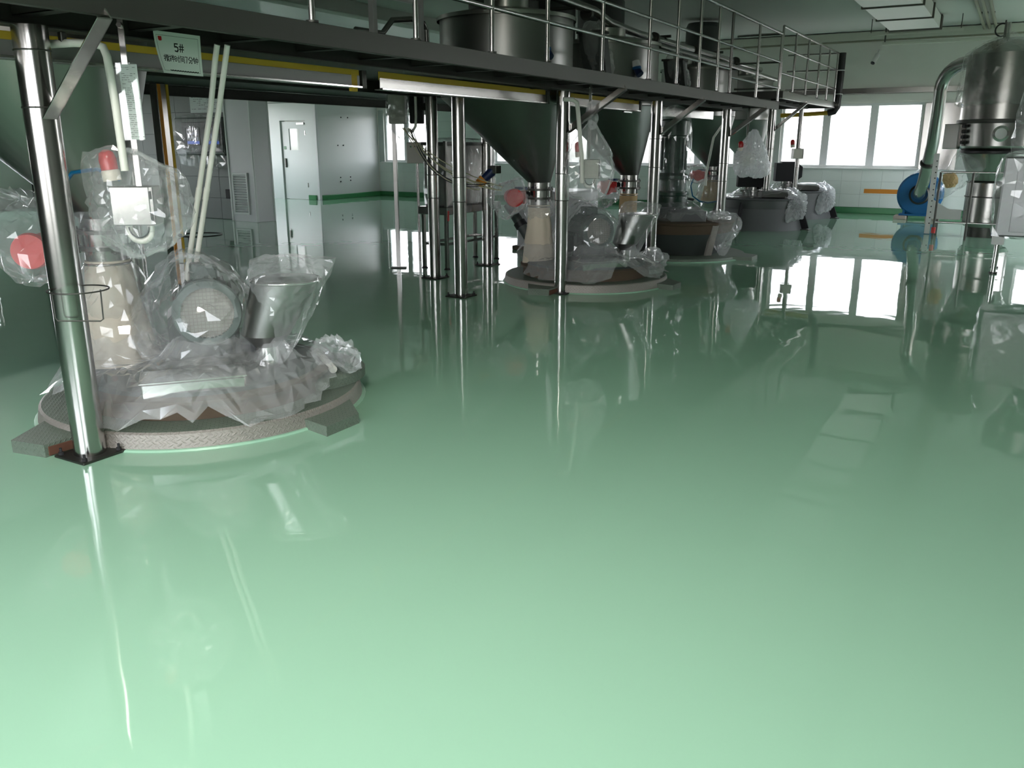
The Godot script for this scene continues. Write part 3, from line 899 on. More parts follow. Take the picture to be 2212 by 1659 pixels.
func build_hoppers() -> void:
	var A := Vector3(-4.87, 0, -3.35)
	var B := Vector3(-4.87, 0, -9.08)
	var C := Vector3(-4.87, 0, -11.85)
	var D := Vector3(-5.25, 0, -17.1)
	var E := Vector3(-5.3, 0, -20.1)
	var h := hopper(A, 2.95, "steel hopper cone beside the 5# paper notice")
	actuator(h, Vector3(-0.2, 0, 0.98).normalized(), true)
	sensor(h, Vector3(-0.62, 1.5, 0.72), Vector3(-0.35, -0.7, 0.6).normalized(), M.black)
	part(h, "nozzle", Geo.new().cyl(Vector3(0.16, 1.38, 0.1), Vector3(0.24, 1.39, 0.14), 0.018, -1, 12), M.steel)
	part(h, "warning_sticker", Geo.new().box(Vector3(0.305, 1.83, 0.54), Vector3(0.075, 0.06, 0.004), Basis(Vector3.UP, 0.85), 0.0), M.paper)
	h = hopper(B, 2.92, "steel hopper with a yellow plug and a blue knocker with orange end")
	actuator(h, Vector3(-0.35, 0, 0.94).normalized(), true)
	sensor(h, Vector3(-0.38, 1.33, 0.36), Vector3(-0.5, -0.62, 0.5).normalized(), M.orange)
	part(h, "yellow_plug", Geo.new().cyl(Vector3(0.125, 1.66, 0.27), Vector3(0.17, 1.63, 0.33), 0.022, 0.014, 10), M.yellow)
	h = hopper(C, 2.9, "dark steel hopper behind the second bagged control box", 0.72)
	actuator(h, Vector3(-0.55, 0, 0.83).normalized(), true)
	h = hopper(D, 2.95, "green-mirroring hopper behind the black motor of the grey tub", 0.72)
	actuator(h, Vector3(-0.55, 0, 0.83).normalized(), true)
	sensor(h, Vector3(-0.55, 1.5, 0.4), Vector3(-0.5, -0.62, 0.5).normalized(), M.navy)
	h = hopper(E, 2.95, "farthest steel hopper in front of the window wall", 0.72)
	sensor(h, Vector3(-0.55, 1.5, 0.4), Vector3(-0.5, -0.62, 0.5).normalized(), M.navy)
	sleeve(A, 0.9, 0.16, 0.13, 0.27, "cream cloth sleeve wrapped in film beside the round motor grille", M.sock, 3)
	sleeve(B, 0.9, 0.2, 0.13, 0.2, "cream and tan cloth sleeve gathered behind the polished column", M.sock, 8)
	sleeve(C, 0.9, 0.4, 0.13, 0.12, "tan cloth sleeve above the film-covered funnel", M.sock_tan, 9)
	sleeve(D, 0.9, 0.5, 0.13, 0.2, "orange-tan cloth sleeve beside the grey tub", M.sock_tan, 12)
	# film covers on the valves and sleeves
	var cov := func(g: Geo, m: Material, label: String) -> void:
		tag(part(self, "plastic_cover", g, m), label, "plastic film", "plastic covers against dust")
	var ad := Vector3(-0.2, 0, 0.98).normalized() * 0.4
	cov.call(bag([[A + ad + Vector3(0, 1.0, 0), 0.17], [A + ad * 1.2 + Vector3(-0.15, 1.22, 0.1), 0.12], [A + ad * 0.6 + Vector3(-0.2, 1.2, -0.05), 0.1], [A + ad + Vector3(0.1, 0.95, 0.1), 0.13]], 21, 0.08), M.film, "creased film round the red valve drive beside the front column")
	cov.call(bag([[A + Vector3(0, 1.12, 0), 0.185], [A + Vector3(0, 0.94, 0), 0.195], [A + Vector3(0.04, 0.72, 0.03), 0.2]], 22, 0.05), M.film, "tight film round the steel clamp above the cream sleeve")
	cov.call(bag([[A + Vector3(0, 0.7, 0), 0.2], [A + Vector3(0.02, 0.25, 0.02), 0.31]], 23, 0.09), M.film, "loose film hanging round the cream cloth sleeve")
	var bd := Vector3(-0.35, 0, 0.94).normalized() * 0.4
	cov.call(bag([[B + bd + Vector3(0.0, 1.0, 0), 0.16], [B + bd + Vector3(-0.22, 0.98, -0.05), 0.12], [B + bd + Vector3(-0.12, 0.82, 0.0), 0.06], [B + bd + Vector3(0.05, 1.17, -0.05), 0.05]], 31, 0.1), M.film_thick, "knotted clear bag round the red valve drive beside the polished columns")
	cov.call(bag([[B + Vector3(0, 0.88, 0), 0.17], [B + Vector3(0.0, 0.78, 0.0), 0.12]], 33, 0.1), M.film_thick, "crumpled film collar at the top of the cream and tan sleeve")
	var cd := Vector3(-0.55, 0, 0.83).normalized() * 0.4
	cov.call(bag([[C + cd + Vector3(0, 0.82, 0), 0.1], [C + cd + Vector3(0.05, 0.9, 0), 0.12]], 35, 0.1), M.film_thick, "small milky bag under the red drive of the dark hopper")
	cov.call(bag([[D + cd + Vector3(0, 1.02, 0), 0.17], [D + cd + Vector3(-0.2, 1.05, 0), 0.1]], 36, 0.12), M.film_thick, "clear bag round the red drive beside the grey tub")
	cov.call(bag([[D + Vector3(0, 0.85, 0), 0.2], [D + Vector3(0.05, 0.35, 0.1), 0.32]], 37, 0.12), M.film_thick, "bright film hanging over the orange-tan sleeve")

# ---------------------------------------------------------------- floor mixers
func tread_plate() -> void:
	# raised lozenges of checker plate
	var im := Image.create(256, 256, false, Image.FORMAT_L8)
	im.fill(Color.BLACK)
	for y in 256:
		for x in 256:
			for k in 8:
				var cx := (k % 4) * 64 + (32 if k >= 4 else 0)
				for row in 4:
					var cy := row * 64 + (32 if k >= 4 else 0)
					var dx := wrapf(x - cx, -128, 128)
					var dy := wrapf(y - cy, -128, 128)
					if absf(dx) > 30 or absf(dy) > 30:
						continue
					var a := 0.785 if k >= 4 else -0.785
					var u := dx * cos(a) + dy * sin(a)
					var w := -dx * sin(a) + dy * cos(a)
					var e := u * u / 576.0 + w * w / 42.0
					if e < 1.0:
						im.set_pixel(x, y, Color(1 - e * 0.6, 0, 0))
	var t := ImageTexture.create_from_image(im)
	for m in [M.tread, M.tread_rim]:
		m.heightmap_enabled = true
		m.heightmap_texture = t
		m.heightmap_scale = 0.35
		tri_map(m, 8.0)

func wire_grille(o: Node3D, c: Vector3, d: Vector3, r: float, step: float) -> void:
	var x := d.cross(Vector3.UP).normalized()
	var y := x.cross(d).normalized()
	var g := Geo.new()
	var k := -r + step
	while k < r - step * 0.5:
		var w := sqrt(r * r - k * k)
		g.bar(c + x * k - y * w, c + x * k + y * w, 0.004, 0.004, d, 0.0)
		g.bar(c + y * k - x * w, c + y * k + x * w, 0.004, 0.004, d, 0.0)
		k += step
	part(o, "wire_guard", g, M.grille_wire)

const FACE := Vector3(0.77, 0, 0.638)
func mixer(c: Vector3, label: String, seed_: int) -> Node3D:
	var o := thing("floor_mixer", label, "mixer", c, "mixers let into the floor")
	var yaw := Basis(Vector3.UP, atan2(FACE.x, FACE.z))
	var side := yaw.x
	part(o, "base_disc", Geo.new().lathe([Vector2(0.955, 0.098), Vector2(0, 0.1)], Vector3.ZERO, Basis(), 64), M.tread)
	part(o, "base_rim", Geo.new().lathe([Vector2(0.985, 0.0), Vector2(0.97, 0.088), Vector2(0.955, 0.098)], Vector3.ZERO, Basis(), 64), M.tread_rim)
	part(o, "floor_lip", Geo.new().lathe([Vector2(1.005, 0.0), Vector2(0.998, 0.01), Vector2(0.975, 0.012)], Vector3.ZERO, Basis(), 64), M.epoxy_lip)
	var flat := Basis(Vector3.RIGHT, Vector3.BACK, Vector3.DOWN)
	var tg := part(o, "step_plate", Geo.new().prism([Vector2(-0.12, 1.22), Vector2(0.11, 1.18), Vector2(0.10, 0.9), Vector2(-0.3, 0.9)], Vector3(0, 0.035, 0), flat, 0.07), M.tread)
	part(tg, "rusted_edge", Geo.new().bar(Vector3(0.11, 0.03, 1.16), Vector3(0.12, 0.03, 0.97), 0.008, 0.05), M.rust)
	part(o, "step_plate", Geo.new().prism([Vector2(0.93, 0.13), Vector2(1.17, 0.18), Vector2(1.17, -0.1), Vector2(0.93, -0.3)], Vector3(0, 0.03, 0), flat, 0.06), M.tread)
	part(o, "side_lid", Geo.new().lathe([Vector2(0.43, 0.1), Vector2(0.43, 0.15), Vector2(0.40, 0.17), Vector2(0, 0.17)], Vector3(0.37, 0, -0.46), Basis(), 40), M.tread)
	part(o, "tub", Geo.new().lathe([Vector2(0.76, 0.1), Vector2(0.76, 0.19), Vector2(0.79, 0.195), Vector2(0.79, 0.215), Vector2(0.72, 0.225)], Vector3.ZERO, Basis(), 56), M.brown)
	part(o, "tub_lid", Geo.new().lathe([Vector2(0.72, 0.225), Vector2(0.70, 0.245), Vector2(0.3, 0.27), Vector2(0, 0.27)], Vector3.ZERO, Basis(), 56), M.charcoal)
	var bx := part(o, "inspection_box", Geo.new().box(Vector3(0.37, 0.245, 0.40), Vector3(0.56, 0.12, 0.26), yaw, 0.008), M.bright_steel)
	part(bx, "box_lid", Geo.new().box(Vector3(0.37, 0.31, 0.40), Vector3(0.58, 0.012, 0.28), yaw, 0.003), M.bright_steel)
	# drive motor with its fan cowl turned to the aisle
	var f := Vector3(0.22, 0.61, 0.13)
	var mo := part(o, "motor", Geo.new().cyl(f - FACE * 0.1, f - FACE * 0.5, 0.175, -1, 32), M.motor_green)
	var fins := Geo.new()
	for k in 20:
		var a := TAU * k / 20
		var dv := side * cos(a) + Vector3.UP * sin(a)
		fins.bar(f - FACE * 0.14 + dv * 0.18, f - FACE * 0.46 + dv * 0.18, 0.008, 0.03, dv, 0.0)
	part(mo, "cooling_fins", fins, M.motor_green)
	var qd := Basis(side, FACE, side.cross(FACE))
	part(mo, "fan_cowl", Geo.new().lathe([Vector2(0.195, -0.12), Vector2(0.205, -0.02), Vector2(0.195, 0.0), Vector2(0.155, 0.008), Vector2(0.155, -0.03)], f, qd, 40), M.motor_green)
	part(mo, "fan_disc", Geo.new().lathe([Vector2(0.16, -0.035), Vector2(0.05, -0.03), Vector2(0.05, -0.015), Vector2(0, -0.015)], f, qd, 32), M.mesh_grey)
	wire_grille(mo, f + FACE * 0.004, FACE, 0.157, 0.022)
	part(mo, "terminal_box", Geo.new().box(f - FACE * 0.28 + Vector3.UP * 0.22, Vector3(0.16, 0.1, 0.16), yaw, 0.01), M.motor_green)
	part(o, "gearbox", Geo.new().box(Vector3(-0.08, 0.42, -0.08), Vector3(0.42, 0.32, 0.42), yaw, 0.03), M.charcoal)
	part(o, "gearbox_foot", Geo.new().lathe([Vector2(0.34, 0.26), Vector2(0.34, 0.29), Vector2(0.26, 0.31), Vector2(0, 0.31)], Vector3(0.02, 0, -0.02), Basis(), 32), M.black_matt)
	# offset filling funnel
	var rim := Vector3(0.57, 0.80, -0.19)
	var low := Vector3(0.46, 0.42, -0.10)
	var fu := part(o, "funnel", Geo.new().skew(low + Vector3.UP * 0.05, 0.15, rim, 0.205, 36), M.hopper_steel)
	part(fu, "funnel_foot", Geo.new().skew(low - Vector3.UP * 0.03, 0.07, low + Vector3.UP * 0.05, 0.15, 36), M.hopper_steel)
	part(fu, "rim_bead", Geo.new().ring(rim, Vector3.UP, 0.207, 0.009, 40, 8), M.bright_steel)
	part(fu, "funnel_pipe", Geo.new().cyl(Vector3(low.x, 0.24, low.z), low - Vector3.UP * 0.025, 0.07, -1, 24), M.bright_steel)
	part(fu, "flat_lid", Geo.new().lathe([Vector2(0.2, 0.0), Vector2(0.19, 0.012), Vector2(0, 0.018)], rim, Basis(), 32), M.steel)
	part(o, "hose_stub", Geo.new().cyl(Vector3(0.45, 0.26, -0.55), Vector3(0.72, 0.2, -0.4), 0.025, -1, 12), M.pvc)
	return o

func mixer_films(c: Vector3, s: int, who: String) -> void:
	var f := Vector3(0.22, 0.61, 0.13)
	var side := Vector3(FACE.z, 0, -FACE.x)
	var put := func(g: Geo, m: Material, label: String) -> void:
		var o := part(self, "plastic_cover", g, m)
		o.position = c
		tag(o, label, "plastic film", "plastic covers against dust")
	put.call(bag([[f + FACE * 0.03, 0.225], [f - FACE * 0.5 + Vector3(0, 0.04, 0), 0.23], [f - FACE * 0.3 + Vector3(0, 0.28, 0) - side * 0.12, 0.06], [f - side * 0.38 - FACE * 0.3 + Vector3(0, -0.12, 0), 0.1], [f - side * 0.2 + Vector3(0, -0.3, 0) + FACE * 0.05, 0.06], [f + side * 0.22 - FACE * 0.1 + Vector3(0, -0.2, 0), 0.05]], s, 0.09, 96, 56), M.film, "clear creased sheet over the motor with round grille " + who)
	var rim := Vector3(0.57, 0.80, -0.19)
	var low := Vector3(0.54, 0.34, -0.12)
	var balls := [[low, 0.05], [rim + side * 0.28 + Vector3(0, 0.10, 0), 0.02], [rim - side * 0.17 + Vector3(0, 0.12, 0), 0.02]]
	for k in 8:
		balls.append([rim + Vector3(cos(TAU * k / 8), 0, sin(TAU * k / 8)) * 0.215, 0.015])
	put.call(bag(balls, s + 1, 0.05, 96, 56), M.film, "clear bag gathered under the steel funnel " + who)
	var edge := func(t: float) -> float:
		var dirn := Vector3(cos(t), 0, sin(t))
		return 0.86 + 0.08 * sin(t * 3 + s) + 0.06 * sin(t * 7 + s * 2.0) + (0.12 if dirn.dot(FACE) > 0.5 else 0.0)
	put.call(drape(Vector3.ZERO, [[0.37, 0.40, 0.345, 0.26, 0.9], [0.0, 0.0, 0.30, 0.7, 0.75], [0.52, -0.10, 0.42, 0.06, 1.6], [f.x - 0.1, f.z - 0.08, 0.42, 0.2, 1.1], [-0.5, 0.24, 0.42, 0.2, 1.2]], 0.115, edge, s + 2, 0.05, 108, 48), M.film_sheet, "wide crumpled sheet spread over the round mixer base " + who)
	put.call(bag([[Vector3(0.55, 0.22, -0.62), 0.1], [Vector3(0.75, 0.24, -0.5), 0.07], [Vector3(0.62, 0.3, -0.45), 0.05]], s + 3, 0.16, 64, 32), M.film_thick, "wad of crumpled film on the side lid " + who)

func build_mixers() -> void:
	tread_plate()
	var A := Vector3(-4.35, 0, -3.59)
	var B := Vector3(-4.35, 0, -9.32)
	mixer(A, "round floor mixer beside the front column and the 5# notice", 1)
	mixer_films(A, 50, "beside the 5# notice")
	mixer(B, "round floor mixer behind the polished column with rings", 2)
	mixer_films(B, 60, "behind the polished column")
	# tall mixer with the green geared drive
	var C := Vector3(-4.3, 0, -12.35)
	var o := thing("geared_mixer", "mixer with a tall dark green gear column wrapped in film", "mixer", C)
	var flat := Basis(Vector3.RIGHT, Vector3.BACK, Vector3.DOWN)
	part(o, "base_disc", Geo.new().lathe([Vector2(1.03, 0.0), Vector2(1.02, 0.045), Vector2(1.0, 0.052), Vector2(0, 0.055)], Vector3.ZERO, Basis(), 56), M.tread)
	part(o, "floor_lip", Geo.new().lathe([Vector2(1.06, 0.0), Vector2(1.05, 0.012), Vector2(1.02, 0.014)], Vector3.ZERO, Basis(), 56), M.epoxy_lip)
	part(o, "step_plate", Geo.new().prism([Vector2(0.85, 0.35), Vector2(1.22, 0.2), Vector2(1.22, -0.1), Vector2(0.9, -0.3)], Vector3(0, 0.025, 0), flat, 0.05), M.tread)
	part(o, "tub", Geo.new().lathe([Vector2(0.66, 0.055), Vector2(0.80, 0.36)], Vector3.ZERO, Basis(), 48), M.charcoal)
	part(o, "tub_band", Geo.new().lathe([Vector2(0.80, 0.36), Vector2(0.84, 0.48), Vector2(0.86, 0.5), Vector2(0.84, 0.52), Vector2(0.5, 0.55)], Vector3.ZERO, Basis(), 48), M.brown)
	part(o, "lid_cone", Geo.new().lathe([Vector2(0.5, 0.55), Vector2(0.34, 0.68), Vector2(0, 0.7)], Vector3(-0.1, 0, -0.1), Basis(), 40), M.tub_grey)
	part(o, "support_leg", Geo.new().bar(Vector3(0.62, 0.05, 0.35), Vector3(0.72, 0.5, 0.4), 0.12, 0.04), M.tread_rim)
	part(o, "inspection_box", Geo.new().box(Vector3(0.30, 0.6, 0.42), Vector3(0.5, 0.15, 0.28), Basis(Vector3.UP, 0.55), 0.01), M.tub_grey)
	var gp := Vector3(-0.16, 0, -0.2)
	var gc := part(o, "gear_column", Geo.new().lathe([Vector2(0.24, 0.68), Vector2(0.24, 0.84), Vector2(0.26, 0.86), Vector2(0.26, 0.9), Vector2(0.21, 0.92), Vector2(0.21, 1.08), Vector2(0.25, 1.1), Vector2(0.25, 1.14), Vector2(0.18, 1.18), Vector2(0.18, 1.7), Vector2(0.21, 1.72), Vector2(0.21, 1.92), Vector2(0.17, 1.95), Vector2(0, 1.95)], gp, Basis(), 32), M.gear_green)
	var ribs := Geo.new()
	for k in 16:
		var a := TAU * k / 16
		var dv := Vector3(cos(a), 0, sin(a))
		ribs.bar(gp + dv * 0.185 + Vector3.UP * 1.22, gp + dv * 0.185 + Vector3.UP * 1.68, 0.01, 0.03, dv, 0.0)
	part(gc, "cooling_ribs", ribs, M.gear_green)
	part(gc, "grease_tap", Geo.new().cyl(gp + Vector3(0.2, 0.8, -0.14), gp + Vector3(0.28, 0.78, -0.2), 0.02, -1, 8), M.black)
	wire_basket(C + Vector3(0.18, 0.53, 0.42), 0.12, 0.14, "wire ring basket on the lid of the green geared mixer")
	var put := func(g: Geo, m: Material, label: String) -> void:
		tag(part(self, "plastic_cover", g, m), label, "plastic film", "plastic covers against dust")
	put.call(bag([[C + gp + Vector3(0, 1.9, 0), 0.23], [C + gp + Vector3(0, 1.1, 0), 0.26], [C + gp + Vector3(0, 0.9, 0), 0.25]], 71, 0.06, 80, 48), M.film_clear, "tight film round the dark green gear column")
	put.call(bag([[C + Vector3(0.72, 0.42, 0.22), 0.14], [C + Vector3(0.86, 0.5, 0.1), 0.12], [C + Vector3(0.8, 0.12, 0.28), 0.05], [C + Vector3(0.5, 0.55, 0.0), 0.08]], 72, 0.14, 72, 36), M.film_thick, "torn film hanging off the rim of the geared mixer tub")
	put.call(drape(C, [[-0.1, -0.1, 0.74, 0.3, 0.75], [0.30, 0.42, 0.70, 0.2, 1.0]], 0.55, func(t: float) -> float: return 0.83 + 0.05 * sin(t * 5), 73, 0.03, 96, 40), M.film, "sheet tented over the lid of the geared mixer")
	# two grey tubs with black drives
	for e in [[Vector3(-4.35, 0, -17.3), "grey conical tub mixer with a black drive behind the far column", 80, 1.0], [Vector3(-4.35, 0, -20.35), "last grey tub mixer with a black drive below the bright window", 90, 1.0]]:
		var T: Vector3 = e[0]
		var t := thing("tub_mixer", e[1], "mixer", T, "grey tub mixers")
		part(t, "tub", Geo.new().lathe([Vector2(0.93, 0.0), Vector2(0.79, 0.40)], Vector3.ZERO, Basis(), 48), M.tub_grey)
		part(t, "upper_band", Geo.new().lathe([Vector2(0.80, 0.40), Vector2(0.78, 0.56)], Vector3.ZERO, Basis(), 48), M.charcoal)
		part(t, "rim", Geo.new().lathe([Vector2(0.8, 0.555), Vector2(0.82, 0.57), Vector2(0.8, 0.585), Vector2(0, 0.6)], Vector3.ZERO, Basis(), 48), M.tub_grey)
		for a in [0.15, 1.7, 3.3, 4.8]:
			var dv := Vector3(cos(a), 0, sin(a))
			var lg := part(t, "support_foot", Geo.new().bar(dv * 0.80 + Vector3.UP * 0.5, dv * 0.99 + Vector3.UP * 0.01, 0.14, 0.03, dv.cross(Vector3.UP)), M.black_matt)
			part(lg, "foot_plate", Geo.new().box(dv * 1.0 + Vector3.UP * 0.008, Vector3(0.16, 0.015, 0.16), Basis(Vector3.UP, -a)), M.dull_steel)
		part(t, "inspection_box", Geo.new().box(Vector3(0.36, 0.66, 0.3), Vector3(0.5, 0.12, 0.24), Basis(Vector3.UP, 0.45), 0.008), M.dull_steel)
		var dy := 0.0
		var dr := part(t, "drive_body", Geo.new().prism([Vector2(-0.30, 0.78), Vector2(0.10, 0.78), Vector2(0.12, 0.74), Vector2(0.22, 0.84), Vector2(0.27, 0.88), Vector2(0.27, 1.1), Vector2(0.2, 1.15), Vector2(0.15, 1.18), Vector2(-0.30, 1.18)], Vector3(-0.12, 0, 0.05), Basis(Vector3.UP, 0.35), 0.42), M.black_matt)
		part(dr, "drive_cap", Geo.new().box(Vector3(-0.12, 1.195, 0.05), Vector3(0.36, 0.03, 0.34), Basis(Vector3.UP, 0.35)), M.black)
		part(t, "drive_neck", Geo.new().lathe([Vector2(0.22, 0.6), Vector2(0.22, 0.68), Vector2(0.26, 0.69), Vector2(0.26, 0.72), Vector2(0.17, 0.73), Vector2(0.17, 0.79)], Vector3(-0.1, 0, 0.05), Basis(), 28), M.steel)
		put.call(drape(T, [[0.36, 0.3, 0.74, 0.3, 0.8], [-0.1, 0.05, 0.74, 0.26, 0.7]], 0.6, func(q: float) -> float: return 0.84 + 0.05 * sin(q * 4), e[2], 0.03, 96, 40, 0.3), M.film, "sheet laid over the lid of the %s" % ("grey tub behind the far column" if e[2] == 80 else "last grey tub"))
		var k := 0.0 if e[2] == 80 else 1.0
		put.call(bag([[T + Vector3(0.72, 0.5, 0.25), 0.12], [T + Vector3(0.86, 0.28 - 0.0 * k, 0.3), 0.07], [T + Vector3(0.6, 0.66, 0.0), 0.1], [T + Vector3(0.78, 0.56, -0.15), 0.1], [T + Vector3(0.72, 0.2, 0.55), 0.03 + 0.04 * k]], e[2] + 1, 0.14, 150, 84), M.film_milky, "white crumpled film over the edge of the %s" % ("grey tub behind the far column" if e[2] == 80 else "last grey tub"))

func wire_basket(at: Vector3, r: float, h: float, label: String) -> void:
	var w := thing("wire_basket", label, "wire basket", at)
	part(w, "hoop", Geo.new().ring(Vector3(0, h, 0), Vector3.UP, r, 0.005, 32, 6), M.dull_steel)
	part(w, "loop", Geo.new().tube([Vector3(-r * 0.7, h, r * 0.7), Vector3(-r * 0.66, 0.01, r * 0.66), Vector3(-r * 0.6, 0, r * 0.6), Vector3(r * 0.6, 0, -r * 0.6), Vector3(r * 0.66, 0.01, -r * 0.66), Vector3(r * 0.7, h, -r * 0.7)], 0.0045, 6), M.dull_steel)
	part(w, "loop", Geo.new().tube([Vector3(r * 0.7, h, r * 0.7), Vector3(r * 0.66, 0.011, r * 0.66), Vector3(r * 0.6, 0.009, r * 0.6), Vector3(-r * 0.6, 0.009, -r * 0.6), Vector3(-r * 0.66, 0.011, -r * 0.66), Vector3(-r * 0.7, h, -r * 0.7)], 0.0045, 6), M.dull_steel)

# ---------------------------------------------------------------- hanging control boxes, conduits, notices
const CS := Vector3(0.866, 0, -0.5)
func control_box(c: Vector3, top: float, label: String, lit: bool, small: bool) -> Node3D:
	var o := thing("control_box", label, "control box", c, "control boxes with red beacons")
	var yaw := Basis(Vector3.UP, 0.62)
	part(o, "enclosure", Geo.new().box(Vector3(0, 0, 0), Vector3(0.21, 0.2, 0.13), yaw, 0.006), M.steel)
	var d := part(o, "door", Geo.new().box(yaw.z * 0.069 - yaw.x * 0.012, Vector3(0.19, 0.19, 0.006), yaw, 0.002), M.bright_steel if lit else M.beige_box)
	for y in [-0.055, 0.055]:
		part(d, "hinge", Geo.new().cyl(yaw.z * 0.075 + yaw.x * 0.088 + Vector3.UP * (y - 0.02), yaw.z * 0.075 + yaw.x * 0.088 + Vector3.UP * (y + 0.02), 0.005, -1, 8), M.black_matt)
	var b := -yaw.x * 0.11 + Vector3.UP * 0.125
	var tilt := Basis(yaw.z, 0.12)
	part(o, "beacon_base", Geo.new().lathe([Vector2(0.045, 0), Vector2(0.045, 0.05), Vector2(0.04, 0.055), Vector2(0, 0.055)], b, tilt, 20), M.beacon_base)
	part(o, "beacon_lens", Geo.new().lathe([Vector2(0.042, 0.055), Vector2(0.043, 0.11), Vector2(0.036, 0.14), Vector2(0.015, 0.155), Vector2(0, 0.157)], b, tilt, 20, true), M.beacon)
	part(o, "hanger_strap", Geo.new().box(Vector3(0, (top - c.y) / 2 + 0.02, 0) - yaw.z * 0.06, Vector3(0.03, top - c.y - 0.03, 0.008), yaw, 0.001), M.steel)
	part(o, "strap_bolt", Geo.new().cyl(Vector3(0, top - c.y - 0.03, 0) - yaw.z * 0.055, Vector3(0, top - c.y - 0.03, 0) - yaw.z * 0.035, 0.014, -1, 6), M.steel)
	if not small:
		var u := []
		for k in 13:
			var a := PI * k / 12
			u.append(yaw.x * (-0.055 * cos(a)) + Vector3.UP * (-0.13 - 0.055 * sin(a)))
		part(o, "conduit_loop", Geo.new().tube([u[0] + Vector3.UP * 0.035] + u + [u[12] + Vector3.UP * 0.035], 0.017, 10), M.pvc)
		var w := []
		for p in u:
			w.append(p * Vector3(0.92, 1, 0.92) + yaw.z * 0.02 + Vector3.UP * 0.02)
		part(o, "black_wire", Geo.new().tube(w, 0.004, 6), M.cable_dark)
	return o

func bag_outline(c: Vector3, pts: Array, k: float, depth: float) -> Array:
	var out := []
	for p in pts:
		for s in [-1.0, 1.0]:
			out.append([c + CS * (p[0] / k) - Vector3.UP * (p[1] / k) + Vector3(0.5, 0, 0.866) * depth * s * (p[2] if p.size() > 2 else 1.0), 0.02])
	return out

func stroke(im: Image, a: Vector2, b: Vector2, w: float, c: Color) -> void:
	var n := int(a.distance_to(b) * 1.5) + 1
	for i in n + 1:
		var p := a.lerp(b, float(i) / n)
		im.fill_rect(Rect2i(int(p.x - w / 2), int(p.y - w / 2), int(w), int(w)), c)

func glyph(im: Image, g: Array, at: Vector2, s: float, w: float) -> void:
	for l in g:
		stroke(im, at + Vector2(l[0], l[1]) * s, at + Vector2(l[2], l[3]) * s, w, Color(0.02, 0.02, 0.02))

func notice_image() -> Image:
	var im := Image.create(594, 420, false, Image.FORMAT_RGB8)
	im.fill(Color(0.86, 0.9, 0.87))
	var ink := Color(0.25, 0.3, 0.27)
	for l in [[30, 40, 560, 40], [30, 40, 30, 390], [560, 40, 560, 390], [30, 390, 560, 390]]:
		stroke(im, Vector2(l[0], l[1]), Vector2(l[2], l[3]), 3, ink)
	for i in 22:
		stroke(im, Vector2(120 + i * 19, 386 + (3 if i % 2 else -3)), Vector2(134 + i * 19, 386 - (3 if i % 2 else -3)), 9, Color(0.05, 0.12, 0.07))
	im.fill_rect(Rect2i(48, 52, 44, 36), Color(0.72, 0.08, 0.1))
	stroke(im, Vector2(58, 92), Vector2(82, 92), 9, Color(0.72, 0.08, 0.1))
	var hand := [[0, 4, 5, 4], [3, 0, 3, 14], [3, 14, 1, 13], [0, 10, 5, 8]]
	var sun := [[0.5, 2, 5, 2], [0.5, 2, 0.5, 13], [5, 2, 5, 13], [0.5, 7.5, 5, 7.5], [0.5, 13, 5, 13]]
	var chars := [
		hand + [[7, 0, 8, 3], [10, 0, 10.5, 2.5], [14, 0, 12.5, 3], [6.5, 4, 15, 4], [6.5, 4, 6, 6], [15, 4, 14.5, 6], [8, 6.5, 13, 6.5], [8, 6.5, 8, 11], [13, 6.5, 13, 11], [10.5, 8, 9.5, 12], [9.5, 12, 7, 15], [11.5, 11, 11.5, 14.5], [11.5, 14.5, 15, 14.5], [15, 14.5, 15, 13]],
		hand + [[7.5, 1, 9, 4], [14, 1, 12.5, 4], [7, 6, 15, 6], [6, 9.5, 15.5, 9.5], [11, 0, 11, 15]],
		sun + [[7, 5, 15.5, 5], [13, 0, 13, 15], [13, 15, 11, 14], [8.5, 8, 10, 11]],
		[[2, 0, 3.5, 2], [1.5, 3, 1.5, 15], [5.5, 1.5, 14.5, 1.5], [14.5, 1.5, 14.5, 15], [14.5, 15, 12.5, 14.5], [5, 5, 11, 5], [5, 5, 5, 12], [11, 5, 11, 12], [5, 8.5, 11, 8.5], [5, 12, 11, 12]],
		[[1, 1, 8, 1], [8, 1, 4, 15]],
		[[6, 0, 1, 7], [9.5, 0, 15, 7], [4, 8, 12, 8], [12, 8, 11, 15], [11, 15, 9, 14], [7.5, 8, 6, 12], [6, 12, 2, 15]],
		[[3, 0, 0, 5], [2, 3, 6, 3], [1, 6, 6, 6], [0.5, 9.5, 6, 9.5], [3.5, 6, 3.5, 14], [3.5, 14, 6, 12.5], [8, 4, 15, 4], [8, 4, 8, 10], [15, 4, 15, 10], [8, 10, 15, 10], [11.5, 0, 11.5, 15]]]
	var x := 72.0
	for i in 7:
		glyph(im, chars[i], Vector2(x, 232), 4.3, 7)
		x += 46.0 if i == 4 else 72.0
	glyph(im, [[9, 0, 2, 0], [2, 0, 1, 6.5], [1, 6.5, 5, 5.5], [5, 5.5, 9, 7.5], [9, 7.5, 9, 12], [9, 12, 6, 15], [6, 15, 1, 14]], Vector2(235, 112), 5.2, 12)
	glyph(im, [[4, 0, 2, 15], [9, 0, 7, 15], [0, 5, 11, 5], [0, 10, 11, 10]], Vector2(300, 112), 5.2, 10)
	return im

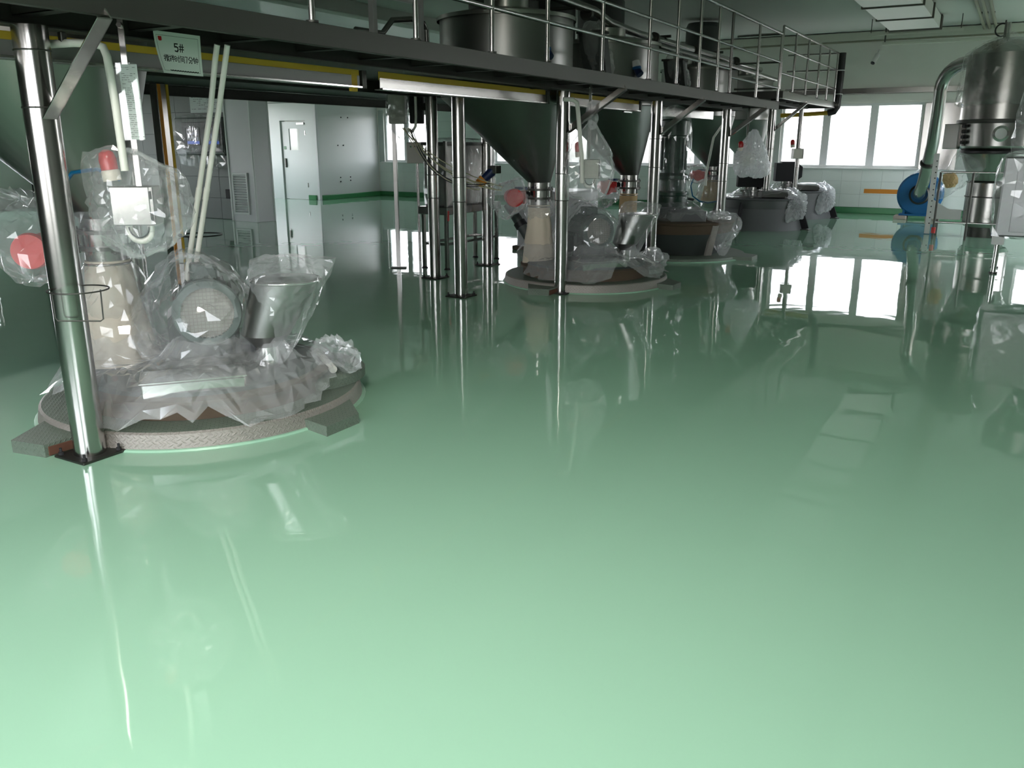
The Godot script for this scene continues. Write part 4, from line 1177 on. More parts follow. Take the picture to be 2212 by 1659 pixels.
func sheet_image(seed_: int, w: int, h: int, head: bool) -> Image:
	var im := Image.create(w, h, false, Image.FORMAT_RGB8)
	im.fill(Color(0.83, 0.86, 0.85))
	var rng := RandomNumberGenerator.new()
	rng.seed = seed_
	var y := 18
	while y < h - 14:
		var x := 12
		while x < w - 20:
			var l := rng.randi_range(6, 26)
			if rng.randf() < 0.55:
				im.fill_rect(Rect2i(x, y, l, 3), Color(0.35, 0.37, 0.38))
			x += l + 5
		y += 13
	return im

# sheet of paper with a printed face; curl bends its lower edge
func paper(called: String, im: Image, c: Vector3, q: Basis, w: float, h: float, curl: float, label: String, category: String) -> MeshInstance3D:
	var m := mat(1, 1, 1, 0.6)
	m.albedo_texture = ImageTexture.create_from_image(im)
	m.cull_mode = BaseMaterial3D.CULL_DISABLED
	var g := Geo.new()
	var K := 8
	var pos := func(i: int, j: int) -> Vector3:
		var u := float(i) / K
		var v := float(j) / K
		var lift := curl * (v * v * (1.0 - u) * 0.9 + 0.25 * sin(u * 4.0 + v * 2.0) * v)
		return c + q * Vector3((u - 0.5) * w + curl * 0.5 * v * v * (1.0 - u), (0.5 - v) * h, lift)
	for i in K:
		for j in K:
			var a: Vector3 = pos.call(i, j)
			var b: Vector3 = pos.call(i + 1, j)
			var cc: Vector3 = pos.call(i + 1, j + 1)
			var d: Vector3 = pos.call(i, j + 1)
			var nn := (cc - a).cross(d - b).normalized()
			if nn.dot(q.z) < 0:
				nn = -nn
			var ua := Vector2(i, j) / K
			g.tri(a, b, cc, nn, nn, nn, ua, Vector2(i + 1, j) / K, Vector2(i + 1, j + 1) / K)
			g.tri(a, cc, d, nn, nn, nn, ua, Vector2(i + 1, j + 1) / K, Vector2(i, j + 1) / K)
	var o := part(self, called, g, m)
	tag(o, label, category)
	return o

func build_boxes() -> void:
	var A := Vector3(-3.95, 1.29, -2.93)
	control_box(A, 2.2, "bagged steel control box with red beacon near the 5# notice", true, false)
	var bg := part(self, "plastic_bag", bag(bag_outline(A, [[-85, -95, 0.5], [-40, -110, 0.4], [20, -85], [70, -60], [105, -10, 0.6], [106, 40, 0.4], [0, 100, 0.5], [-35, 85], [-72, 45], [-60, -40, 1.2], [45, 30, 1.3]], 415, 0.1), 101, 0.07, 96, 56), M.film)
	tag(bg, "big clear bag tied round the steel control box near the 5# notice", "plastic bag", "bags over the control boxes")
	var B := Vector3(-3.95, 1.34, -8.5)
	control_box(B, 2.2, "beige control box with red beacon in a tied bag beside the polished column", false, false)
	bg = part(self, "plastic_bag", bag(bag_outline(B, [[-30, -60, 0.6], [0, -92, 0.1], [4, -80, 0.1], [30, -45, 0.8], [45, 0], [30, 50], [5, 62, 0.5], [-40, 48], [-45, 0]], 200, 0.11), 102, 0.07, 80, 48), M.film_thick)
	tag(bg, "tied clear bag hanging round the beige control box", "plastic bag", "bags over the control boxes")
	part(self, "bag_neck", bag([[B + Vector3(0, 0.46, -0.02), 0.035], [B + Vector3(0, 0.62, -0.02), 0.045]], 103, 0.1, 40, 24), M.film_thick)
	tag(get_child(get_child_count() - 1), "gathered neck of the bag round the strap of the beige control box", "plastic bag")
	var C := Vector3(-3.95, 1.36, -14.75)
	control_box(C, 2.2, "dark grey control box with red beacon beside the grey tub", false, true)
	bg = part(self, "plastic_bag", bag([[C + Vector3(0, 0.0, -0.05), 0.2], [C + Vector3(0.06, 0.38, -0.1), 0.07], [C + Vector3(0.24, -0.2, -0.2), 0.09], [C + Vector3(0.12, 0.1, -0.3), 0.1], [C + Vector3(-0.1, -0.2, 0.0), 0.08]], 104, 0.08, 140, 80), M.film_milky)
	tag(bg, "white backlit bag round the dark grey control box", "plastic bag", "bags over the control boxes")
	var D := Vector3(-3.95, 1.4, -18.6)
	control_box(D, 2.3, "small control box with red beacon in front of the bright window", false, true)
	# white conduits
	var c1 := thing("conduit", "bent white plastic conduit running from the front column to the control box", "conduit")
	part(c1, "pipe", Geo.new().tube([Vector3(-4.16, 2.06, -2.66), Vector3(-4.0, 2.065, -2.72), Vector3(-3.9, 2.06, -2.76), Vector3(-3.865, 2.045, -2.78), Vector3(-3.85, 2.0, -2.785), Vector3(-3.84, 1.8, -2.79), Vector3(-3.84, 1.47, -2.8)], 0.019, 12), M.pvc)
	part(c1, "pipe_clip", Geo.new().box(Vector3(-4.05, 2.09, -2.7), Vector3(0.03, 0.05, 0.03)), M.dull_steel)
	for k in 2:
		var c2 := thing("conduit", "slanting white conduit from beam to motor, %s the control box" % ("nearer" if k == 0 else "farther from"), "conduit", Vector3.ZERO, "paired slanting conduits")
		var s := Vector3(0.03, 0, -0.035) * k
		part(c2, "pipe", Geo.new().tube([Vector3(-4.02, 2.14, -3.62) + s * 1.2, Vector3(-4.05, 2.05, -3.62) + s * 1.2, Vector3(-4.12, 1.8, -3.62) + s, Vector3(-4.47, 0.82, -3.62) + s, Vector3(-4.49, 0.7, -3.62) + s], 0.0165, 12), M.pvc)
		part(c2, "coupling", Geo.new().cyl(Vector3(-4.285, 1.34, -3.62) + s, Vector3(-4.31, 1.27, -3.62) + s, 0.0185, -1, 12), M.pvc)
	var c3 := thing("conduit", "white conduit bending down behind the polished column to the bagged box", "conduit")
	part(c3, "pipe", Geo.new().tube([Vector3(-4.05, 2.03, -8.05), Vector3(-3.98, 2.03, -8.12), Vector3(-3.95, 2.0, -8.16), Vector3(-3.945, 1.9, -8.18), Vector3(-3.95, 1.45, -8.3), Vector3(-3.95, 1.2, -8.32)], 0.022, 12), M.pvc)
	var c4 := thing("conduit", "thin white conduit bent outwards beside the dark grey control box", "conduit")
	part(c4, "pipe", Geo.new().tube([Vector3(-4.3, 2.12, -14.5), Vector3(-4.3, 1.95, -14.5), Vector3(-4.5, 1.7, -14.6), Vector3(-4.62, 1.1, -14.7), Vector3(-4.62, 0.9, -14.7)], 0.02, 10), M.pvc)
	# notices
	var side := Basis(Vector3(0, 0, -1), Vector3.UP, Vector3.RIGHT)
	paper("paper_notice", notice_image(), Vector3(-4.08, 2.075, -3.4), side, 0.31, 0.215, 0.03, "white paper notice reading 5# taped to the beam", "notice")
	var fc := Basis(Vector3.UP, 0.62)
	paper("paper_sheet", sheet_image(5, 120, 480, false), Vector3(-3.9, 1.80, -2.93), fc, 0.088, 0.36, 0.02, "narrow printed sheet in a sleeve hanging on the strap", "notice")
	part(self, "sheet_sleeve", Geo.new().box(Vector3(-3.9, 1.80, -2.93) + fc.z * 0.03, Vector3(0.1, 0.37, 0.004), fc, 0.001), M.film_clear)
	tag(get_child(get_child_count() - 1), "clear plastic sleeve over the narrow printed sheet", "sleeve")
	# bent wire ring on the front column
	var wh := thing("bucket_holder", "bent wire ring fixed to the front column", "wire holder")
	var rc := Vector3(-3.97, 0.90, -2.55)
	part(wh, "hoop", Geo.new().ring(rc, Vector3.UP, 0.14, 0.004, 40, 6), M.dull_steel)
	part(wh, "loop", Geo.new().tube([rc - CS * 0.10 + Vector3(0.04, 0, 0.06), rc - CS * 0.10 + Vector3(0.04, -0.13, 0.06), rc - CS * 0.09 + Vector3(0.04, -0.145, 0.06), rc + CS * 0.09 + Vector3(0.0, -0.16, 0.0), rc + CS * 0.105 + Vector3(0.0, -0.15, 0.0), rc + CS * 0.11], 0.004, 6), M.dull_steel)
	var hose := thing("air_hose", "blue air hose curving from the hopper to the bagged control box", "hose")
	part(hose, "hose_line", Geo.new().tube([Vector3(-4.72, 1.33, -3.0), Vector3(-4.6, 1.37, -2.95), Vector3(-4.42, 1.45, -2.9), Vector3(-4.2, 1.47, -2.9), Vector3(-4.06, 1.42, -2.92)], 0.011, 8), M.hose_blue)
	hose = thing("air_hose", "dark blue hose looping down beside the orange-tan sleeve", "hose")
	part(hose, "hose_line", Geo.new().tube([Vector3(-5.5, 0.98, -16.75), Vector3(-5.55, 0.8, -16.7), Vector3(-5.5, 0.6, -16.7), Vector3(-5.35, 0.5, -16.7), Vector3(-5.2, 0.47, -16.75), Vector3(-5.05, 0.5, -16.9)], 0.014, 8), M.hose_blue)

# ---------------------------------------------------------------- things in the back of the hall
func build_back_area() -> void:
	# operator panel
	var o := thing("operator_panel", "dark operator panel with two small screens wrapped in film", "control panel", Vector3(-15.27, 1.75, -13.13))
	part(o, "cabinet", Geo.new().box(Vector3.ZERO, Vector3(1.5, 0.78, 0.22), Basis(), 0.03), M.charcoal)
	part(o, "bezel", Geo.new().box(Vector3(0.12, -0.02, 0.115), Vector3(1.22, 0.62, 0.02), Basis(), 0.008), M.black)
	for x in [-0.16, 0.44]:
		var im := Image.create(96, 64, false, Image.FORMAT_RGB8)
		im.fill(Color(0.05, 0.06, 0.09))
		im.fill_rect(Rect2i(2, 50, 92, 12), Color(0.16, 0.36, 0.8))
		im.fill_rect(Rect2i(6, 4, 22, 5), Color(0.75, 0.78, 0.8))
		for k in 6:
			im.fill_rect(Rect2i(8 + k * 14, 28 + (k % 2) * 6, 7, 14), Color(0.6, 0.65, 0.7))
			im.fill_rect(Rect2i(6 + k * 14, 18 + (k % 3) * 3, 10, 3), Color(0.35, 0.4, 0.6))
		var m := mat(0.02, 0.02, 0.02, 0.2)
		m.emission_enabled = true
		m.emission_texture = ImageTexture.create_from_image(im)
		m.emission = Color.BLACK
		m.emission_energy_multiplier = 0.5
		var g := Geo.new()
		g.quad(Vector3(x - 0.2, -0.17, 0.127), Vector3(x + 0.2, -0.17, 0.127), Vector3(x + 0.2, 0.17, 0.127), Vector3(x - 0.2, 0.17, 0.127), Vector3.BACK)
		part(o, "display_screen", g, m, "dark screen with a blue bar")
		part(o, "screen_frame", Geo.new().box(Vector3(x, 0.18, 0.127), Vector3(0.42, 0.014, 0.012)).box(Vector3(x, -0.18, 0.127), Vector3(0.42, 0.014, 0.012)).box(Vector3(x - 0.207, 0, 0.127), Vector3(0.014, 0.37, 0.012)).box(Vector3(x + 0.207, 0, 0.127), Vector3(0.014, 0.37, 0.012)), M.black)
	tag(part(self, "plastic_cover", bag([[Vector3(-15.95, 2.08, -12.98), 0.08], [Vector3(-14.6, 2.08, -12.98), 0.08], [Vector3(-15.95, 1.45, -12.98), 0.08], [Vector3(-14.6, 1.45, -12.98), 0.08], [Vector3(-14.6, 1.15, -13.05), 0.07], [Vector3(-15.9, 1.2, -13.05), 0.06]], 120, 0.06, 64, 36), M.film_clear), "thin film hanging over the operator panel with two screens", "plastic film", "plastic covers against dust")
	paper("wall_chart", sheet_image(9, 256, 200, true), Vector3(-15.2, 2.55, -13.24), Basis(), 1.0, 0.62, 0.01, "large pale chart on the dark partition above the operator panel", "chart")
	tag(part(self, "wall_switch", Geo.new().box(Vector3(-14.68, 0.55, -13.21), Vector3(0.2, 0.2, 0.08), Basis(), 0.01), M.black_matt), "small dark switch box on the tiled partition near the louvre", "switch box")
	# yellow and orange edged post left of the panel
	var pst := thing("edged_post", "steel post with orange and yellow edge strips in front of the partition", "post", Vector3(-6.75, 0, -5.35))
	part(pst, "post", Geo.new().box(Vector3(0, 1.06, 0), Vector3(0.1, 2.12, 0.1), Basis(), 0.006), M.steel)
	part(pst, "edge_strip", Geo.new().box(Vector3(0.055, 1.06, 0.03), Vector3(0.012, 2.1, 0.03), Basis(), 0.002), M.orange)
	part(pst, "edge_strip", Geo.new().box(Vector3(0.05, 1.06, -0.06), Vector3(0.02, 2.1, 0.02), Basis(), 0.002), M.yellow)
	var bh := thing("bucket_holder", "dark wire ring fixed to the post with orange and yellow strips", "wire holder", Vector3(-6.52, 0.78, -5.47))
	part(bh, "hoop", Geo.new().ring(Vector3.ZERO, Vector3.UP, 0.19, 0.007, 40, 6), M.black)
	part(bh, "leg", Geo.new().tube([Vector3(0.05, 0, 0.18), Vector3(0.05, -0.25, 0.18), Vector3(-0.1, -0.27, 0.1), Vector3(-0.17, -0.27, 0.07)], 0.006, 6), M.black)
	# white duct with louvre
	var d := thing("service_duct", "white boxed duct with a louvre near the floor", "duct", Vector3(-14.07, 0, -13.27))
	part(d, "casing", Geo.new().box(Vector3(0, 2.02, 0), Vector3(0.74, 4.04, 0.5), Basis(), 0.004), M.white_panel)
	for e in [[-0.36, 0.245], [0.36, 0.245], [0.36, -0.245]]:
		part(d, "corner_trim", Geo.new().box(Vector3(e[0], 2.02, e[1]), Vector3(0.05, 4.04, 0.05), Basis(), 0.012), M.frame_white)
	var lv := part(d, "louvre_frame", Geo.new().box(Vector3(-0.06, 0.99, 0.26), Vector3(0.46, 0.04, 0.03)).box(Vector3(-0.06, 0.17, 0.26), Vector3(0.46, 0.04, 0.03)).box(Vector3(-0.27, 0.58, 0.26), Vector3(0.04, 0.82, 0.03)).box(Vector3(0.15, 0.58, 0.26), Vector3(0.04, 0.82, 0.03)), M.frame_white)
	var sl := Geo.new().box(Vector3.ZERO, Vector3(0.38, 0.045, 0.006), Basis(Vector3.RIGHT, 0.7), 0.001).mesh()
	for k in 15:
		piece(lv, "slat", sl, M.frame_white, Vector3(-0.06, 0.22 + 0.052 * k, 0.262))
	part(lv, "dark_gap", Geo.new().box(Vector3(-0.06, 0.58, 0.252), Vector3(0.38, 0.8, 0.004), Basis(), 0.0), M.panel_seam)
	# wrapped steel cart behind the second hopper
	var cx := -6.5
	var c := thing("steel_cart", "film-wrapped steel bin on a square-tube frame behind the polished columns", "cart", Vector3(cx, 0, -9.87))
	part(c, "bin", Geo.new().box(Vector3(0, 1.2, 0), Vector3(0.36, 0.78, 1.2), Basis(), 0.015), M.tank_steel)
	part(c, "bin_rim", Geo.new().box(Vector3(0, 1.6, 0), Vector3(0.4, 0.04, 1.25), Basis(), 0.006), M.dull_steel)
	part(c, "tray", Geo.new().box(Vector3(0.0, 0.76, 0), Vector3(0.46, 0.1, 1.36), Basis(), 0.006), M.steel)
	for sx in [-0.18, 0.18]:
		for sz in [-0.63, 0.63]:
			var lg := part(c, "leg", Geo.new().box(Vector3(sx, 0.38, sz), Vector3(0.045, 0.72, 0.045), Basis(), 0.004), M.steel)
			part(lg, "levelling_foot", Geo.new().cyl(Vector3(sx, 0.0, sz), Vector3(sx, 0.02, sz), 0.045, 0.03, 12), M.black_matt)
	for sx in [-0.18, 0.18]:
		part(c, "side_rail", Geo.new().box(Vector3(sx, 0.33, 0), Vector3(0.035, 0.035, 1.22), Basis(), 0.003), M.steel)
	for sz in [-0.63, 0.63]:
		part(c, "end_rail", Geo.new().box(Vector3(0.0, 0.33, sz), Vector3(0.32, 0.035, 0.035), Basis(), 0.003), M.steel)
	part(c, "mast", Geo.new().box(Vector3(0.19, 1.2, 0.64), Vector3(0.04, 0.86, 0.04), Basis(), 0.003), M.steel)
	part(c, "red_tag", Geo.new().box(Vector3(0.235, 0.7, 0.66), Vector3(0.012, 0.13, 0.03)), M.red)
	tag(part(self, "plastic_cover", bag([[Vector3(cx - 0.13, 1.58, -9.33), 0.07], [Vector3(cx + 0.13, 1.58, -9.33), 0.07], [Vector3(cx - 0.13, 1.58, -10.41), 0.07], [Vector3(cx + 0.13, 1.58, -10.41), 0.07], [Vector3(cx - 0.13, 0.85, -9.33), 0.08], [Vector3(cx + 0.13, 0.85, -9.33), 0.08], [Vector3(cx - 0.13, 0.85, -10.41), 0.08], [Vector3(cx + 0.13, 0.85, -10.41), 0.08]], 130, 0.03, 96, 48), M.stretch_film), "stretch film wound round the steel bin", "plastic film", "plastic covers against dust")
	# thin flat post
	var tp := thing("flat_post", "slim flat steel post standing alone before the white panel wall", "post", Vector3(-6.97, 0, -9.05))
	part(tp, "bar", Geo.new().box(Vector3(0, 1.06, 0), Vector3(0.05, 2.12, 0.05), Basis(Vector3.UP, 0.4), 0.003), M.steel)
	part(tp, "foot", Geo.new().box(Vector3(0, 0.008, 0), Vector3(0.2, 0.015, 0.08), Basis(Vector3.UP, 0.5), 0.002), M.dull_steel)
	# junction boxes on the rear column
	var jb := thing("junction_box", "grey junction box wrapped in film on the rear column", "junction box", Vector3(-6.36, 2.0, -8.62))
	part(jb, "box", Geo.new().box(Vector3(-0.2, 0.02, 0.02), Vector3(0.2, 0.38, 0.16), Basis(Vector3.UP, 0.5), 0.01), M.beige_box)
	part(jb, "dark_box", Geo.new().box(Vector3(0.05, 0.02, -0.03), Vector3(0.16, 0.38, 0.16), Basis(Vector3.UP, 0.5), 0.01), M.black_matt)
	part(jb, "bracket", Geo.new().box(Vector3(0.18, 0.02, 0.0), Vector3(0.14, 0.08, 0.05)), M.dull_steel)
	part(jb, "bent_conduit", Geo.new().tube([Vector3(0.13, 0.16, 0.1), Vector3(0.13, -0.1, 0.1), Vector3(0.12, -0.2, 0.1), Vector3(0.06, -0.26, 0.08), Vector3(-0.02, -0.24, 0.05)], 0.017, 10), M.pvc)
	tag(part(self, "plastic_cover", bag([[Vector3(-6.56, 2.18, -8.6), 0.12], [Vector3(-6.56, 1.87, -8.6), 0.13], [Vector3(-6.5, 1.68, -8.6), 0.03]], 140, 0.08, 56, 32), M.film_thick), "film tied round the grey junction box on the rear column", "plastic film", "plastic covers against dust")
	# loose cables from the junction box to the hopper valve
	var rng := RandomNumberGenerator.new()
	rng.seed = 12
	for k in 8:
		var a := Vector3(-6.42 + 0.02 * k, 1.78, -8.5)
		var b := Vector3(-5.35 + rng.randf_range(-0.15, 0.3), 1.12 + rng.randf_range(-0.04, 0.06), -8.5 + rng.randf_range(-0.1, 0.1))
		var mid := a.lerp(b, 0.45) + Vector3(rng.randf_range(-0.06, 0.06), -0.12 - 0.05 * k, 0.25)
		var pts := []
		for i in 17:
			var t := i / 16.0
			pts.append(a.lerp(mid, t).lerp(mid.lerp(b, t), t))
		var cb := thing("cable", "thin yellowish cable sagging from the junction box to the hopper valve" if k < 6 else "thin dark cable sagging from the junction box", "cable", Vector3.ZERO, "cables from the junction box" if k < 6 else "dark cables from the junction box")
		part(cb, "cable_run", Geo.new().tube(pts, 0.0055, 6), M.cable if k < 6 else M.cable_dark)
	# small push-button box on the cart mast
	tag(part(self, "button_box_stand", Geo.new().cyl(Vector3(-7.15, 0.0, -9.78), Vector3(-7.15, 1.4, -9.78), 0.02, -1, 10), M.steel), "slim stand carrying the pale push-button box", "stand")
	var pb := thing("button_box", "pale push-button box before the corner window", "control box", Vector3(-7.15, 1.48, -9.75))
	part(pb, "box", Geo.new().box(Vector3.ZERO, Vector3(0.24, 0.28, 0.1), Basis(Vector3.UP, 0.5), 0.01), M.beige_box)
	for k in 3:
		part(pb, "button", Geo.new().cyl(Basis(Vector3.UP, 0.5) * Vector3(-0.06 + 0.05 * k, 0.08, 0.05), Basis(Vector3.UP, 0.5) * Vector3(-0.06 + 0.05 * k, 0.08, 0.065), 0.012, -1, 10), M.epoxy_curb if k == 0 else M.black)
	# dark discharge pipe
	var ch := thing("discharge_pipe", "slanting dark pipe entering the mixer behind the polished column", "pipe")
	part(ch, "pipe", Geo.new().cyl(Vector3(-5.4, 0.88, -9.25), Vector3(-4.98, 0.28, -9.3), 0.06, -1, 20), M.charcoal)
	part(ch, "pipe_collar", Geo.new().cyl(Vector3(-5.25, 0.665, -9.27), Vector3(-5.21, 0.61, -9.272), 0.078, -1, 20), M.black)
	# grey and white wrapped goods seen between the columns
	var st := thing("white_sheet_stack", "lilac-white wrapped block standing between the two mixers", "wrapped block", Vector3(-6.2, 0, -12.2))
	part(st, "block", Geo.new().box(Vector3(0, 0.45, 0), Vector3(0.9, 0.9, 1.1), Basis(), 0.03), M.white_panel)
	part(st, "pallet", Geo.new().box(Vector3(0, 0.03, 0), Vector3(1.0, 0.06, 1.2), Basis(), 0.01), M.brown)
	# equipment on the deck
	var fr := thing("pipe_rack", "lilac-grey steel rack standing on the mezzanine deck beside the tank", "rack", Vector3(-6.3, 2.26, -8.3))
	for e in [[0.0, 0.42], [0.0, -0.45]]:
		part(fr, "upright", Geo.new().box(Vector3(e[0], 0.6, e[1]), Vector3(0.07, 1.2, 0.07), Basis(), 0.004), M.white_panel)
	part(fr, "crossbar", Geo.new().box(Vector3(0, 0.95, 0), Vector3(0.05, 0.12, 0.8), Basis(), 0.004), M.white_panel)
	var hp := thing("handrail_pipe", "bent grey pipe above the mezzanine deck before the bright ceiling", "pipe", Vector3(-6.9, 2.26, -8.5))
	part(hp, "pipe", Geo.new().tube([Vector3(0, 0.62, 0.2), Vector3(0, 0.63, -0.3), Vector3(0.0, 0.8, -0.5), Vector3(0, 0.86, -0.9), Vector3(0, 0.84, -1.15), Vector3(0, 0.76, -1.22), Vector3(0, 0.0, -1.24)], 0.035, 12), M.steel)
	for e in [[-0.15], [-0.8]]:
		part(hp, "stand", Geo.new().box(Vector3(0, 0.31, e[0]), Vector3(0.04, 0.62, 0.04), Basis(), 0.003), M.steel)
	var lp := thing("product_pipe", "long stainless product pipe running above the hopper lids", "pipe")
	part(lp, "pipe", Geo.new().tube([Vector3(-5.1, 3.02, -8.7), Vector3(-5.05, 3.2, -9.0), Vector3(-5.0, 3.27, -9.6), Vector3(-5.0, 3.25, -10.8), Vector3(-5.05, 3.18, -11.4), Vector3(-5.05, 3.14, -12.4), Vector3(-5.05, 3.14, -16.5), Vector3(-5.1, 3.14, -19.6)], 0.055, 16), M.steel)
	part(lp, "pipe", Geo.new().tube([Vector3(-4.7, 2.95, -12.2), Vector3(-4.7, 2.95, -16.0), Vector3(-4.7, 2.92, -19.5)], 0.035, 12), M.steel)
	for z in [-10.6, -13.0, -15.0, -17.4]:
		part(lp, "coupling", Geo.new().cyl(Vector3(-5.03, 3.2 if z > -11 else 3.14, z), Vector3(-5.03, 3.2 if z > -11 else 3.14, z - 0.06), 0.085, -1, 18), M.dull_steel)
	for z in [-10.2, -13.6, -16.4]:
		part(lp, "pipe_support", Geo.new().box(Vector3(-5.9, 2.75, z), Vector3(0.05, 0.98, 0.05), Basis(), 0.003).box(Vector3(-5.45, 3.22 if z > -11 else 3.22, z), Vector3(0.95, 0.04, 0.04), Basis(), 0.003), M.dull_steel)
	for e in [[Vector3(-6.6, 2.26, -11.2), 0.5, 1.7], [Vector3(-6.8, 2.26, -12.9), 0.45, 1.6], [Vector3(-6.5, 2.26, -14.3), 0.4, 1.75], [Vector3(-6.0, 2.45, -18.3), 0.35, 1.55]]:
		var df := thing("dust_filter", "dark cylindrical dust filter standing on the mezzanine behind the railing", "dust filter", e[0], "dust filters on the mezzanine")
		part(df, "body", Geo.new().lathe([Vector2(e[1] * 0.5, 0.0), Vector2(e[1] * 0.5, 0.25), Vector2(e[1], 0.55), Vector2(e[1], e[2] - 0.1), Vector2(e[1] * 0.9, e[2] - 0.02), Vector2(0, e[2])], Vector3.ZERO, Basis(), 32), M.charcoal)
		part(df, "band", Geo.new().ring(Vector3(0, 0.9, 0), Vector3.UP, e[1], 0.012, 32, 6), M.dull_steel)
		part(df, "motor", Geo.new().cyl(Vector3(e[1] + 0.0, 0.35, 0.1), Vector3(e[1] + 0.3, 0.35, 0.1), 0.09, -1, 16), M.black)
	for e in [[Vector3(-4.62, 2.26, -10.15), 1.0, "beside the second hopper lid"], [Vector3(-4.6, 2.26, -13.0), 0.85, "beside the third hopper lid"]]:
		var ft := thing("feed_chute", "slanting dark feed chute on the mezzanine deck " + e[2], "chute", e[0])
		part(ft, "chute", Geo.new().prism([Vector2(-0.05, 0), Vector2(0.1, 0), Vector2(-0.12, e[1] * 0.62), Vector2(-0.3, e[1] * 0.62)], Vector3(0, 0, 0), Basis(Vector3(0, 0, -1), Vector3.UP, Vector3.RIGHT), 0.3), M.charcoal)
		part(ft, "chute_lip", Geo.new().box(Vector3(0, e[1] * 0.62, 0.21), Vector3(0.34, 0.03, 0.22), Basis(), 0.004), M.dull_steel)
		tag(part(self, "plastic_cover", bag([[e[0] + Vector3(0, 0.06, -0.1), 0.1], [e[0] + Vector3(0, e[1] * 0.62, 0.2), 0.13], [e[0] + Vector3(0, e[1] * 0.3, -0.02), 0.14]], 150 + int(e[1] * 10), 0.1, 56, 32), M.film_thick), "crumpled film over the feed chute " + e[2], "plastic film", "plastic covers against dust")
	for e in [[Vector3(-4.52, 2.58, -8.55), "second hopper tank"], [Vector3(-4.55, 2.58, -11.2), "third hopper tank"]]:
		var kn := thing("level_sensor", "blue and white level sensor on the wall of the " + e[1], "sensor", e[0])
		part(kn, "body", Geo.new().cyl(Vector3(0, -0.03, 0), Vector3(0.06, -0.1, 0.02), 0.05, -1, 16), M.navy)
		part(kn, "blue_ring", Geo.new().cyl(Vector3(0, -0.03, 0), Vector3(-0.005, 0.0, 0), 0.06, -1, 16), M.blue)
		part(kn, "cap", Geo.new().cyl(Vector3(-0.005, 0.0, 0), Vector3(-0.03, 0.07, -0.01), 0.057, -1, 16), M.white_paint)
	tag(part(self, "wall_tape", Geo.new().box(Vector3(-2.68, 0.52, ZB + 0.015), Vector3(0.76, 0.1, 0.004), Basis(), 0.0), M.orange), "orange strip of tape stuck on the tiles under the bright window", "tape strip")

# ---------------------------------------------------------------- dryer, blower, cabinet
func hoop(c: Vector3, r: float) -> Array:
	var a := []
	for k in 10:
		a.append([c + Vector3(cos(TAU * k / 10), 0, sin(TAU * k / 10)) * r, 0.01])
	return a

